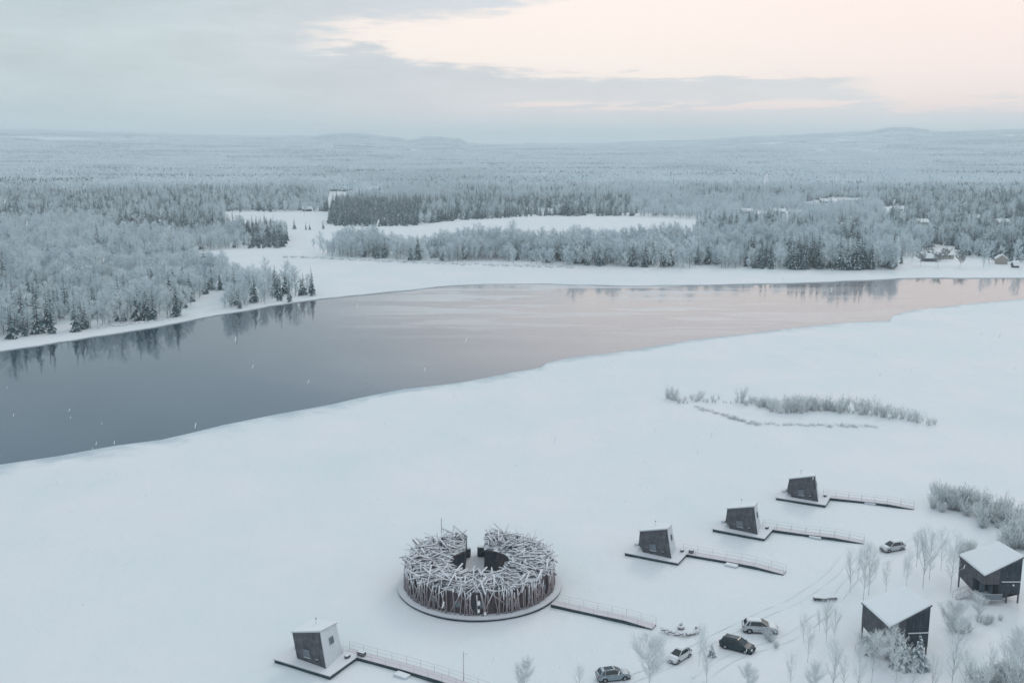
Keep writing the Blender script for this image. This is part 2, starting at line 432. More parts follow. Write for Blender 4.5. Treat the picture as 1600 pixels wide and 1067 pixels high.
bm = bmesh.new(); bm.from_mesh(me); bmesh.ops.triangulate(bm, faces=[f for f in bm.faces if len(f.verts) > 4]); bmesh.ops.recalc_face_normals(bm, faces=bm.faces); bm.to_mesh(me); bm.free()
if sum(p.normal.z*p.area for p in me.polygons) < 0: me.flip_normals()
tag(link('snow_field', me), kind='structure')

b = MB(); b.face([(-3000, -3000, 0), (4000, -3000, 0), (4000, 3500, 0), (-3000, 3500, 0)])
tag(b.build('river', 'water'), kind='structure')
def gz(x, y): return ZI+near_height(x, y)
def ga(px, py):
    p = at(px, py, ZI); p = at(px, py, gz(p.x, p.y)); p.z = gz(p.x, p.y); return p

# ------------------------------------------------------------------ tree meshes
def blade(b, p, dv, L, wd, m, rr):
    """thin leaf-like quad from p along dv"""
    dv = dv.normalized(); s = dv.cross(Vector((rr.uniform(-1, 1), rr.uniform(-1, 1), rr.uniform(-.3, 1)))).normalized()*wd
    q = p+dv*L*.5; e = p+dv*L
    b.face([p, q+s, e, q-s], m)
def birch_mesh(name, h, wd, ntw, seed, mats=('frosted_twigs', 'birch_bark'), tw=(.5, 1.3), tww=.07, near_=False, base=.10, steep=1.0):
    rr = random.Random(seed); b = MB(); tk = MB()
    lean = Vector((rr.uniform(-.05, .05), rr.uniform(-.05, .05), 1))
    def axis(t): return Vector((lean.x*h*t*t, lean.y*h*t*t, h*t))
    prev = axis(0); r0 = (.007 if near_ else .011)*h
    for i in range(1, 7):
        t = i/6; q = axis(t*.97); tk.tube(prev, q, r0*(1-(t-1/6)*.93), r0*(1-t*.93), 5, 1, cap=False); prev = q
    nl = int(16+h*1.2)
    limbs = []
    for i in range(nl):
        t = base+(1-base)*(i+rr.random())/nl*.96
        a = rr.uniform(0, 6.28); prof = math.sin(math.pi*min(1, max(0, ((t-base)/(1-base))**.75*.86+.12)))
        L = wd*.5*prof*rr.uniform(.75, 1.2)+.2
        s = axis(t); up = rr.uniform(.7, 1.5)*steep
        e = s+Vector((math.cos(a)*L, math.sin(a)*L, L*up))
        mid = (s+e)/2+Vector((math.cos(a), math.sin(a), 0))*L*.12
        limbs.append((s, mid, e, L))
        rl = r0*(1-t)*.5+.012*h/8
        tk.tube(s, mid, rl, rl*.7, 4 if near_ else 3, 1, cap=False); tk.tube(mid, e, rl*.7, rl*.25, 4 if near_ else 3, 1, cap=False)
    tot = sum(l[3] for l in limbs)
    for s, mid, e, L in limbs:
        for k in range(max(2, int(ntw*L/tot))):
            t = rr.uniform(.15, 1.05); p = s+(mid-s)*min(1, t*2) if t < .5 else mid+(e-mid)*(t*2-1)
            a = rr.uniform(0, 6.28); dv = Vector((math.cos(a), math.sin(a), rr.uniform(-.15, 1.1)))+(e-s).normalized()*.7
            p = p+Vector((rr.gauss(0, .18), rr.gauss(0, .18), rr.gauss(0, .2)))*wd*.22
            if near_:
                Lt = rr.uniform(*tw); b.tube(p, p+dv.normalized()*Lt, tww, tww*.25, 3, 0, cap=False, sm=False)
                for _ in range(2):
                    d2 = dv+Vector((rr.uniform(-1, 1), rr.uniform(-1, 1), rr.uniform(-.4, 1)))*1.1
                    q = p+dv.normalized()*Lt*rr.uniform(.3, .8); b.face([q, q+d2.normalized()*Lt*.5+Vector((tww, 0, 0)), q+d2.normalized()*Lt*.55-Vector((0, tww, 0))], 0)
            else: blade(b, p, dv, rr.uniform(*tw), tww*rr.uniform(.6, 1.6), 0, rr)
    return b, tk
def spruce_mesh(h, wd, tiers, nb, seed, snowy=.7, frosted=False):
    rr = random.Random(seed); b = MB(); tk = MB()
    tk.tube((0, 0, 0), (0, 0, h*.97), .014*h, .01, 5, 2, cap=False)
    for i in range(tiers):
        t = i/(tiers-1); z = h*(.08+.90*t); L0 = wd*.5*(1-t)**.85*rr.uniform(.8, 1.15)+.12
        for k in range(max(4, int(nb*(1-t*.5)))):
            a = 6.283*k/nb+rr.uniform(-.5, .5)+i; L = L0*rr.uniform(.6, 1.25); dr = Vector((math.cos(a), math.sin(a), 0)); sd = Vector((-dr.y, dr.x, 0))
            z1 = z+rr.uniform(-.2, .2)*h/tiers; w_ = L*rr.uniform(.22, .38)+.06; droop = -L*rr.uniform(.15, .45)
            p0 = Vector((0, 0, z1+L*.12)); p1 = dr*L*.55+Vector((0, 0, z1+L*.05)); p2 = dr*L+Vector((0, 0, z1+droop))
            b.face([p0, p1+sd*w_, p2, p1-sd*w_], 0)
            b.face([p0-Vector((0, 0, .1)), p1+sd*w_*.9-Vector((0, 0, L*.28)), p2-Vector((0, 0, L*.1)), p1-sd*w_*.2], 0)
            b.face([p1+sd*w_*.3, p2, p1-sd*w_*.7-Vector((0, 0, L*.3))], 0)
            if rr.random() < snowy:
                q = Vector((0, 0, .05)); s_ = rr.uniform(.45, .8); o = rr.uniform(-.25, .25)*w_
                b.face([p0+q+dr*L*.15, p1+sd*(w_*s_+o)+q*2, p2*.92+p0*.08+q, p1-sd*(w_*s_-o)+q*2], 1)
    b.face([(0.1, 0, h*.93), (-.1, .05, h*.93), (0, 0, h*1.02)], 0)
    return b, tk
def join_mesh(name, b, tk, mats):
    k = len(b.v); b.v += tk.v; b.f += [tuple(i+k for i in f) for f in tk.f]; b.mi += tk.mi; b.sm += tk.sm
    return b.mesh(name, mats)
BM = ['frosted_twigs', 'birch_bark']; SM = ['needles', 'branch_snow', 'spruce_bark']
def mk_birch(name, *a, mats=BM, **k):
    b, tk = birch_mesh(name, *a, **k); return join_mesh(name, b, tk, mats)
def mk_spruce(name, *a, mats=SM, **k):
    b, tk = spruce_mesh(*a, **k); return join_mesh(name, b, tk, mats)
birch_mid = [mk_birch('birch_mid', 11+i*.9, 5.2+.5*(i % 3), 900, 20+i, tw=(.4, 1.1), tww=.085, base=.06+.05*(i % 3)) for i in range(6)]
spruce_mid = [mk_spruce('spruce_mid', 12+i*1.1, 4.4+.4*(i % 3), 15, 8, 40+i, snowy=.78) for i in range(5)]
pine_mid = [mk_spruce('spruce_pale', 12+i*1.5, 4.2, 14, 8, 60+i, snowy=.9, mats=['needles_frosted', 'branch_snow', 'spruce_bark']) for i in range(3)]

# ------------------------------------------------------------------ forest cover map
def inside(p, poly):
    x, y = p; c = False; j = len(poly)-1
    for i in range(len(poly)):
        xi, yi = poly[i]; xj, yj = poly[j]
        if (yi > y) != (yj > y) and x < (xj-xi)*(y-yi)/(yj-yi)+xi: c = not c
        j = i
    return c
CLEAR = [
 [(-500,700),(-200,572),(0,533),(60,524),(120,517),(170,511),(240,500),(285,494),(300,478),(325,458),(348,455),(352,470),(345,487),(400,478),(440,471),(480,460),(492,458),(450,452),(420,443),(370,433),(330,423),(298,411),(305,393),(360,389),(442,387.5),(450,375),(445,362),(400,362),(352,358),(350,331),(420,331),(512,331),(512,318),(514,299),(553,300),(556,308),(520,318),(512,352),(530,354),(640,354),(700,346),(840,338),(1000,338),(1105,344),(1088,358),(1088,376),(1078,389),(900,391),(750,393),(560,391),(520,394),(512,401),(600,405),(700,410),(800,413),(1000,418),(1200,421),(1300,422),(1398,422),(1402,405),(1440,398),(1462,384),(1490,384),(1494,400),(1560,408),(1700,412),(1700,445),(1300,452),(900,460),(500,480),(0,600)],
 [(1330,352),(1385,350),(1390,360),(1340,362)],[(1245,319),(1300,310),(1350,311),(1350,326),(1300,328),(1255,328)],[(1135,333),(1210,330),(1265,333),(1262,344),(1150,344)],[(1376,324),(1416,323),(1412,340),(1382,345)],[(1455,394),(1490,388),(1500,402),(1440,402)],[(1428,350),(1455,349),(1455,362),(1430,362)],[(1508,343),(1535,342),(1535,356),(1508,356)],[(1552,350),(1580,350),(1580,363),(1552,363)],[(555,298),(600,298),(600,308),(556,312)],
 [(688,303),(735,304),(735,307),(690,308)],[(400,334),(360,334),(362,345),(380,345)],[(560,372),(580,360),(620,358),(620,375)]]
SPRU = [([(-200,470),(0,440),(60,455),(145,480),(145,530),(0,545),(-300,620)], .34), ([(425,450),(500,448),(500,470),(425,476)], .35),
 ([(0,300),(470,300),(512,325),(450,331),(350,331),(345,347),(0,352)], .62), ([(180,345),(350,345),(450,360),(450,368),(290,375),(180,372)], .85), ([(385,366),(450,366),(450,390),(385,390)], .9),
 ([(512,318),(655,318),(655,356),(512,356)], .97), ([(655,318),(985,312),(985,341),(655,349)], .8), ([(1085,352),(1340,352),(1340,376),(1062,380)], .8),
 ([(1165,404),(1225,404),(1225,424),(1165,424)], .75), ([(1232,405),(1285,405),(1285,424),(1232,424)], .9), ([(1308,380),(1350,380),(1350,424),(1308,424)], .7), ([(1365,403),(1398,403),(1398,424),(1365,424)], .55),
 ([(1380,300),(1700,300),(1700,420),(1495,400),(1490,384),(1440,395),(1380,360)], .7), ([(780,404),(1120,408),(1120,422),(780,414)], .12), ([(560,400),(700,400),(700,411),(560,407)], .2)]
def clear(px, py):
    return any(inside((px, py), c) for c in CLEAR)
def spruce_share(px, py, x, y):
    jx = 26*noise.noise(Vector((x/26, y/26, 51)))+9*noise.noise(Vector((x/8, y/8, 52))); jy = 9*noise.noise(Vector((x/40, y/40, 53)))
    if px > 512 and px < 1000 and py < 356: jx *= .3; jy *= .25
    px += jx; py += jy
    for poly, s in SPRU:
        if inside((px, py), poly): return s
    nn = noise.noise(Vector((x/110, y/60, 4.4)))+.5*noise.noise(Vector((x/40, y/30, 8)))
    if py < 320: return max(0.03, min(.8, .24+nn*1.1))
    return max(.0, min(.35, .02+nn*.3))

def shore_py(px):
    for (a, b_), (c, d2) in zip(far_px[:-1], far_px[1:]):
        if a <= px <= c: return b_+(d2-b_)*(px-a)/(c-a)
    return 548+(-px)*.17 if px < 0 else 434
pts_b = []; pts_s = []
# irregular grid of stems between the river and 1.7 km
rs = 300.0
while rs < 1750:
    step = 4.3 if rs < 800 else 5.2
    azw = 34
    nst = int(2*R(azw)*rs/step)
    for i in range(nst):
        a = R(-azw)+2*R(azw)*(i+rnd.random())/nst; r_ = rs+rnd.uniform(-.6, .6)*step
        x, y = r_*math.sin(a), r_*math.cos(a)
        px, py = topx(x, y, ZI)
        if px < -260 or px > 1860: continue
        if clear(px, py): continue
        if py > shore_py(px)-1.0: continue
        # must be beyond the far shoreline
        if px < 0 and py > 533+(-px)*.19: continue
        if px > 1600 and py > 411: continue
        if 395 < px < 500 and 440 < py < 475 and rnd.random() < .5: continue
        dn = noise.noise(Vector((x/22, y/22, 6)))
        if dn > .24+.14*rnd.random(): continue
        if r_ > 1450 and rnd.random() < (r_-1450)/330+.5*noise.noise(Vector((x/90, y/60, 3))): continue
        if r_ > 900 and noise.noise(Vector((x/160, y/45, 12.5))) > .46: continue
        s = spruce_share(px, py, x, y)
        s += .10*max(0, noise.noise(Vector((x/18, y/18, 31)))*3)*(1 if py < 560 and px < 520 else .35)
        if rnd.random() < s:
            pts_s.append((r_, x, y, px, py, s))
        else: pts_b.append((r_, x, y, px, py, s))
    rs += step
# extra sparse spruces/birches by hand: saplings in the field, banks
hand_s = [(395,356,.5),(412,358,.6),(416,357,.75),(428,358,.5),(448,357,.45),(460,358,.7),(478,359,.45),(484,359,.45),(505,358,.6),(400,358,.4),
          (438,470,.85),(452,472,.7),(470,462,.7),(488,462,.8),(240,500,.9),(190,497,.7),(1032,372,.9),(1073,378,.6),(118,518,.9),(128,514,1.0),(75,512,1.0),(60,505,1.05),(20,520,.9),(1408,412,.6)]
hand_b = [(215,502,.8),(262,497,.7),(170,505,.9),(490,388,.5),(500,392,.8),(505,396,.9),(512,399,.8),(390,389,.7),(1425,408,.8),(1545,411,.9),(1537,418,.8),(1590,417,1.1),(270,350,.9),(262,388,1.1)]
hand_o = [(1438,416,.55),(1465,417,.6),(1500,418,.6),(1478,407,.5),(1453,404,.45)]

def tsc(x, y, add=0.0):
    if y > 480 and y < 700 and x > -110: add += .2
    return max(.32, .68+add+.42*noise.noise(Vector((x/38, y/38, 15)))+rnd.gauss(0, .14))
def zone(px, py):
    if px < 360 and py > 440: return 'wooded left bank'
    if px < 520 and py > 385: return 'misty wood beside the frozen bay'
    if px < 520: return 'woods behind the frozen bay'
    if px < 1100: return 'island wood across the river'
    return 'woods by the far right shore'
def add_tree(kind, x, y, sc, px, py, mesh, name, label, cat, group):
    o = bpy.data.objects.new(name, mesh); C.objects.link(o)
    o.location = (x, y, ZI+height(x, y)-.1); o.rotation_euler = (0, 0, rnd.uniform(0, 6.28)); s = sc
    o.scale = (s*rnd.uniform(.9, 1.1), s*rnd.uniform(.9, 1.1), s)
    tag(o, label, cat, group); return o
def shows(p):  # nearest in frame
    return -5 < p[3] < 1605
pts_b.sort(); pts_s.sort()
ind_b = [p for p in pts_b if shows(p)][:225]; ind_s = [p for p in pts_s if shows(p)][:255]
sb, ss = set(ind_b), set(ind_s)
for p in ind_b:
    z = zone(p[3], p[4])
    add_tree('b', p[1], p[2], tsc(p[1], p[2]), p[3], p[4], rnd.choice(birch_mid), 'birch_tree', 'pale frosted bare birch in the '+z, 'tree', 'frosted birches in the '+z)
for p in ind_s:
    z = zone(p[3], p[4])
    add_tree('s', p[1], p[2], tsc(p[1], p[2], .12), p[3], p[4], rnd.choice(spruce_mid), 'spruce_tree', 'dark snow dusted spruce in the '+z, 'tree', 'dark spruces in the '+z)
for px, py, sc in hand_s:
    p = at(px, py, ZI); z = zone(px, py)
    if 355 < py < 362: lab, gr = 'small lone spruce in the snowy field before the far cabin', 'small spruces in the snowy field'
    else: lab, gr = 'dark snow dusted spruce in the '+z, 'dark spruces in the '+z
    add_tree('s', p.x, p.y, sc*.9, px, py, spruce_mid[rnd.randrange(5)], 'spruce_tree', lab, 'tree', gr)
for px, py, sc in hand_b:
    p = at(px, py, ZI); z = zone(px, py)
    add_tree('b', p.x, p.y, sc, px, py, birch_mid[rnd.randrange(6)], 'birch_tree', 'pale frosted bare birch in the '+z, 'tree', 'frosted birches in the '+z)
orch = mk_birch('orchard', 7, 5.5, 700, 99, tw=(.4, .9), tww=.12, base=.3, mats=['bare_twigs', 'birch_bark'])
for px, py, sc in hand_o:
    p = at(px, py, ZI); add_tree('o', p.x, p.y, sc*1.7, px, py, orch, 'round_tree', 'round dark tree in the white garden on the far right shore', 'tree', 'round trees in the far garden')

# ---- forest as one mass: instances on points
def proto(name, me, dz=0):
    o = bpy.data.objects.new(name, me); return o
def scatter(name, points, protos, label, cat):
    """points: (x, y, z, rot, scale, idx)"""
    col = bpy.data.collections.new(name+'_kinds')
    for i, me in enumerate(protos): col.objects.link(proto('kind_%02d' % i, me))
    me = bpy.data.meshes.new(name); me.from_pydata([(p[0], p[1], p[2]) for p in points], [], [])
    for an, ty, k in (('rot', 'FLOAT', 3), ('scl', 'FLOAT', 4), ('idx', 'INT', 5)):
        at_ = me.attributes.new(an, ty, 'POINT'); at_.data.foreach_set('value', [p[k] for p in points])
    o = link(name, me)
    ng = bpy.data.node_groups.new(name, 'GeometryNodeTree')
    ng.interface.new_socket('Geometry', in_out='INPUT', socket_type='NodeSocketGeometry'); ng.interface.new_socket('Geometry', in_out='OUTPUT', socket_type='NodeSocketGeometry')
    n = NT(ng)
    gi = n.n('NodeGroupInput'); go = n.n('NodeGroupOutput')
    ci = n.n('GeometryNodeCollectionInfo'); ci.inputs['Collection'].default_value = col; ci.inputs['Separate Children'].default_value = True; ci.inputs['Reset Children'].default_value = True
    def attr(nm, ty):
        a = n.n('GeometryNodeInputNamedAttribute', data_type=ty); a.inputs['Name'].default_value = nm; return a.outputs['Attribute']
    rot = n.n('ShaderNodeCombineXYZ', {2: attr('rot', 'FLOAT')})
    ip = n.n('GeometryNodeInstanceOnPoints'); ip.inputs['Pick Instance'].default_value = True
    n.put(ip.inputs['Points'], gi.outputs[0]); n.put(ip.inputs['Instance'], ci.outputs[0]); n.put(ip.inputs['Instance Index'], attr('idx', 'INT'))
    n.put(ip.inputs['Rotation'], rot.outputs[0]); n.put(ip.inputs['Scale'], attr('scl', 'FLOAT'))
    n.put(go.inputs[0], ip.outputs[0])
    md = o.modifiers.new('scatter', 'NODES'); md.node_group = ng
    tag(o, label, cat, kind='stuff'); return o
P1 = [(x, y, ZI+height(x, y)-.2, rnd.uniform(0, 6.28), tsc(x, y), rnd.randrange(6)) for r_, x, y, px, py, s in pts_b if (r_, x, y, px, py, s) not in sb]
P2 = []
for p in pts_s:
    if p in ss: continue
    r_, x, y, px, py, s = p
    P2.append((x, y, ZI+height(x, y)-.2, rnd.uniform(0, 6.28), tsc(x, y, .06), rnd.randrange(5) if rnd.random() < .72 else 5+rnd.randrange(3)))
scatter('birch_forest', P1, birch_mid, 'pale frosted birch woods covering the flat land across the river', 'forest')
scatter('spruce_forest', P2, spruce_mid+pine_mid, 'dark snow dusted spruce stands in the woods across the river', 'forest')

# far patches: low detail stands, 60 m and 130 m across
def patch(name, size, n_, dark, seed, hh=12):
    rr = random.Random(seed); b = MB()
    for i in range(n_):
        x, y = rr.uniform(-.5, .5)*size, rr.uniform(-.5, .5)*size; h = hh*rr.uniform(.6, 1.1)
        if rr.random() < dark:
            w_ = h*.17; a0 = rr.random()*6
            for k in range(3):
                zb = h*(.05+.27*k); zt = h*(.55+.225*k); ww = w_*(1-.25*k)
                P = [Vector((x+ww*math.cos(a0+2.1*j+k), y+ww*math.sin(a0+2.1*j+k), zb)) for j in range(3)]
                for j in range(3):
                    b.face([P[j], P[(j+1) % 3], (x, y, zt)], 0 if rr.random() < .65 else 1)
        else:
            for k in range(9):
                a = rr.uniform(0, 6.28); q = rr.random()**.5*h*.22; z = h*rr.uniform(.25, .9); q *= math.sin(math.pi*min(1, z/h))
                p = Vector((x+q*math.cos(a), y+q*math.sin(a), z)); dv = Vector((math.cos(a)*.5, math.sin(a)*.5, 1)); blade(b, p, dv, h*rr.uniform(.15, .3), h*.075, 2, rr)
    return b.mesh(name, ['needles', 'branch_snow', 'frosted_twigs'])
p60 = [patch('stand', 64, 95, dk, 200+i) for i, dk in enumerate((.05, .15, .35, .6, .85))]
p130 = [patch('stand_far', 135, 330, dk, 300+i, 13) for i, dk in enumerate((.05, .2, .4, .6, .85))]
P3 = []; P4 = []
def far_band(r0, r1, step, out, thr, big):
    r_ = r0
    while r_ < r1:
        nst = int(2*R(35)*r_/step)
        for i in range(nst):
            a = R(-35)+2*R(35)*(i+rnd.random()*.8)/nst; q = r_+rnd.uniform(-.3, .3)*step
            x, y = q*math.sin(a), q*math.cos(a)
            c = noise.noise(Vector((x/(520*big), y/(200*big), 2.5)))+.4*noise.noise(Vector((x/150, y/70, 6.5)))
            if c > thr: continue
            k = .43+1.0*(noise.noise(Vector((x/(330*big), y/(150*big), 7.7))))+.5*noise.noise(Vector((x/110, y/90, 1.1)))+rnd.uniform(-.15, .15)
            out.append((x, y, ZI+height(x, y)-.4, rnd.uniform(0, 6.28), rnd.uniform(.85, 1.1), max(0, min(4, int(k*5)))))
        r_ += step*.92
far_band(1540, 4300, 56, P3, .50, 1.0)
far_band(4330, 12500, 118, P4, .47, 1.9)
scatter('distant_forest', P3, p60, 'mixed frosted forest stretching away over the middle distance', 'forest')
scatter('horizon_forest', P4, p130, 'hazy forest on the hills along the horizon', 'forest')

# ------------------------------------------------------------------ village houses and far cabins
def house(px, py, wd, dp, hh, rz, wall, label, two=False, roofh=1.9):
    p = at(px, py, ZI); wd *= .8; dp *= .85; hh *= .9; o = empty('house', (p.x, p.y, ZI+height(p.x, p.y)-.05), R(rz))
    b = MB(); b.box(-wd/2, wd/2, -dp/2, dp/2, 0, hh)
    b.prism([(-dp/2, hh), (dp/2, hh), (0, hh+roofh)], -wd/2, wd/2, 0, f0=lambda x, z: (-wd/2, x, z), f1=lambda x, z: (wd/2, x, z))
    b.build('wall', wall, o)
    r = MB(); e = .5
    for s in (-1, 1):
        r.hexa([(-wd/2-e, s*(dp/2+e), hh-.5), (wd/2+e, s*(dp/2+e), hh-.5), (wd/2+e, 0, hh+roofh+.02), (-wd/2-e, 0, hh+roofh+.02),
                (-wd/2-e, s*(dp/2+e), hh-.05), (wd/2+e, s*(dp/2+e), hh-.05), (wd/2+e, 0, hh+roofh+.5), (-wd/2-e, 0, hh+roofh+.5)])
    rf = r.build('roof', 'snow', o)
    c = MB(); c.box(wd*.18, wd*.18+.7, .2, .9, hh+.8, hh+roofh+1.2); c.build('chimney', 'house_dark', rf)
    for k in range(3):
        for fl in range(2 if two else 1):
            wv = MB(); x = (-.3+.3*k)*wd; z = 1+fl*2.6; wv.box(x-.5, x+.5, -dp/2-.06, -dp/2-.002, z, z+1.2); wv.build('window', 'glass', o)
    tag(o, label, 'house')
HS = [(480,330,11,7,3,8,'house_dark','dark log cabin with snowy roof at the edge of the far white field',0),
 (553,303.5,13,8,3.2,-12,'house_red','low house at the top of the narrow clearing, left of the pair',0),(592,303.5,15,8,3,6,'house_dark','long low barn right of the narrow clearing among the trees',0),
 (1166,334,14,9,3.4,10,'house_dark','dark walled house at the left end of the village',0),(1218,334,13,9,3.2,-8,'house_pale','pale house with snowy roof, second from the left in the village',0),
 (1245,336,18,9,3,4,'house_red','long low house with snowy roof just right of the pale village house',0),(1290,318,15,9,3.4,2,'house_dark','long building on the upper row of the village',0),
 (1328,317,18,9,3.4,-3,'house_pale','pale house with the longest roof on the upper row of the village',0),(1272,324,10,8,3,20,'house_pale','small white roofed shed below the upper village row',0),(1400,331,15,9,4,-20,'house_pale','steep roofed house standing alone right of the village rows',1),
 (1397,341,14,9,3.4,5,'house_dark','dark house below the steep roofed house among pines',0),(1347,360,12,8,3,8,'house_red','small house in the little clearing behind the birch wood',0),
 (1468,404,17,9,3.2,12,'house_pale','wide snow roofed house among dark garden trees on the right shore',0),(1452,408,9,6,2.6,-10,'house_dark','low dark outbuilding left of the wide shore house',0),
 (1564,412,8,7,3.6,70,'house_pale','small white gabled cottage near the right shore',1),(1348,411,7,5,2.6,0,'house_pale','little hut hidden by spruces on the far shore',0),(1586,418,4,3,1.8,10,'house_dark','tiny dark boathouse on the far right waterfront',0),
 (1350,322,11,8,3.2,25,'house_dark','dark house at the right end of the upper village row',0),(1308,328,9,7,3,-15,'house_red','small house below the middle of the upper village row',0),
 (1440,352,12,8,3.4,14,'house_pale','pale house half hidden by pines above the wide shore house',0),(1520,345,13,8,3.4,-10,'house_dark','dark house among pines in the far right woods, the left of two',0),(1565,352,12,8,3.4,8,'house_pale','pale house among pines in the far right woods, the right of two',0),(1180,347,9,7,3,12,'house_dark','small dark shed at the front of the village, left side',0),
 (1158,303,14,8,3,0,'house_dark','lone house far back in the woods above the village',0),(712,307,20,9,3,0,'house_dark','long low building behind the spruce wood across the river',0),(1030,288,24,10,3,5,'house_dark','distant farm building left of the high woods',0)]
for h in HS: house(*h[:8], two=bool(h[8]))

# rocks and driftwood edge along the left bank
def rock_mesh(seed, flat=.45):
    bm = bmesh.new(); bmesh.ops.create_icosphere(bm, subdivisions=2, radius=1)
    for v in bm.verts:
        k = 1+.35*noise.noise(v.co*1.3+Vector((seed, 0, 0))); v.co *= k; v.co.z *= flat
    me = bpy.data.meshes.new('rock'); bm.to_mesh(me); bm.free(); me.materials.append(M['rock'])
    for p in me.polygons: p.use_smooth = True
    return me
RK = [rock_mesh(i*3.1) for i in range(4)]
for i in range(22):
    px = 158+i*4.6+rnd.uniform(-2, 2); py = 511.5-(px-158)*.125+rnd.uniform(-1.2, 1.2)
    p = at(px, py, ZI); o = link('boulder', RK[i % 4]); o.location = p; s = rnd.uniform(.5, 1.3); o.scale = (s*1.5, s, s*.9); o.rotation_euler = (0, 0, rnd.uniform(-.6, .6))
    tag(o, 'dark snow capped boulder along the left river bank', 'boulder', 'boulders along the left river bank')

# ------------------------------------------------------------------ willow shrubs: the small island, the right clumps
def shrub_mesh(h, wd, n_, seed, mats):
    rr = random.Random(seed); b = MB()
    for i in range(n_):
        a = rr.uniform(0, 6.28); q = rr.random()*wd*.25; p = Vector((q*math.cos(a), q*math.sin(a), 0))
        L = h*rr.uniform(.5, 1.05); dv = Vector((math.cos(a)*rr.uniform(.1, .8)*wd/h, math.sin(a)*rr.uniform(.1, .8)*wd/h, 1)).normalized()
        e = p+dv*L; b.tube(p, e, .022, .008, 3, 1, cap=False)
        for k in range(5):
            t = rr.uniform(.25, 1); s = p+dv*L*t; d2 = dv+Vector((rr.uniform(-1, 1), rr.uniform(-1, 1), rr.uniform(-.1, .8)))*.8
            blade(b, s, d2, h*rr.uniform(.10, .26), .022+.007*h, 0, rr)
    return b.mesh('shrub', mats)
SH = [shrub_mesh(3+.5*i, 2.4, 40, 500+i, ['frosted_near', 'near_bark']) for i in range(4)]
REED = [shrub_mesh(1.1, 2.4, 30, 520+i, ['frosted_near', 'near_bark']) for i in range(2)]
def shrub(px, py, s, label, group, meshes=SH, name='willow_shrub', cat='shrub', zf=None):
    p = ga(px, py) if py > 560 else at(px, py, ZI); o = link(name, rnd.choice(meshes)); o.location = (p.x, p.y, p.z-.08); o.rotation_euler = (0, 0, rnd.uniform(0, 6.28)); o.scale = (s*rnd.uniform(.85, 1.2), s*rnd.uniform(.85, 1.2), s)
    tag(o, label, cat, group); return o
def along(line, n_, jy, f):
    for i in range(n_):
        t = (i+rnd.random()*.8)/n_*(len(line)-1); k = min(int(t), len(line)-2); u = t-k
        f(line[k][0]*(1-u)+line[k+1][0]*u, line[k][1]*(1-u)+line[k+1][1]*u+rnd.gauss(0, jy), t/(len(line)-1))
along([(1042,620),(1062,628),(1100,626),(1160,629),(1200,636),(1250,638),(1290,640),(1350,647),(1400,654),(1466,664)], 84, 1.9,
      lambda x, y, t: shrub(x, y, rnd.choice((.25, .4, .55, .75, 1.0))*(1.1 if .3 < t < .95 else .8), 'frosted willow shrub on the low sandbar in the middle of the ice', 'willow shrubs on the sandbar'))
along([(1180,634),(1215,642),(1245,645),(1280,640),(1320,645)], 22, 2.5, lambda x, y, t: shrub(x, y, rnd.uniform(.5, 1.1), 'frosted willow shrub on the low sandbar in the middle of the ice', 'willow shrubs on the sandbar'))
along([(1085,636),(1130,649),(1155,658),(1185,663),(1250,665),(1300,666),(1375,667)], 46, .8, lambda x, y, t: shrub(x, y, rnd.uniform(.55, 1.1), 'low frosted reed tuft on the near rim of the sandbar', 'reed tufts on the sandbar', REED, 'reed_tuft', 'reeds'))
along([(440,402),(520,405),(600,409),(700,413),(800,416),(900,419)], 60, .5, lambda x, y, t: shrub(x, y, rnd.uniform(.9, 1.8), 'low frosted bush on the thin spit in front of the island wood', 'bushes on the spit', REED, 'frosted_bush', 'bush'))
SHN = [shrub_mesh(3.0+.5*i, 2.9, 80, 540+i, ['frosted_near', 'near_bark']) for i in range(4)]
for n_, cx, cy, sx, sy, s0, s1, lab, gr in (
    (26, 1492, 790, 30, 7, .45, 1.0, 'dense frosted willow in the clump beyond the upper right cabin', 'willows in the clump at the right'),
    (24, 1548, 813, 34, 9, .45, .95, 'frosted willow in the hedge above the right cabin roof', 'willows in the hedge at the right'),
    (18, 1590, 846, 18, 16, .5, 1.15, 'tall frosted willow at the right picture edge behind the cabin', 'willows behind the right cabin'),
    (9, 1512, 868, 14, 6, .3, .6, 'thin frosted bush left of the upper right cabin roof', 'bushes by the right cabin'),
    (14, 1562, 1064, 38, 12, .4, .8, 'frosted bush in the thicket at the lower right corner', 'bushes in the lower right thicket'),
    (6, 1546, 972, 20, 3, .22, .42, 'low frosted bush in front of the upper right cabin', 'bushes in front of the upper right cabin'),
    (7, 1498, 985, 14, 6, .4, .7, 'frosted bush between the two stilted cabins', 'bushes between the stilted cabins'),
    (8, 1355, 1015, 10, 8, .3, .6, 'snowy bush left of the lower stilted cabin', 'bushes left of the lower stilted cabin')):
    for _ in range(n_):
        shrub(cx+rnd.gauss(0, sx*.55), cy+rnd.gauss(0, sy*.6), rnd.uniform(s0, s1), lab, gr, SHN)

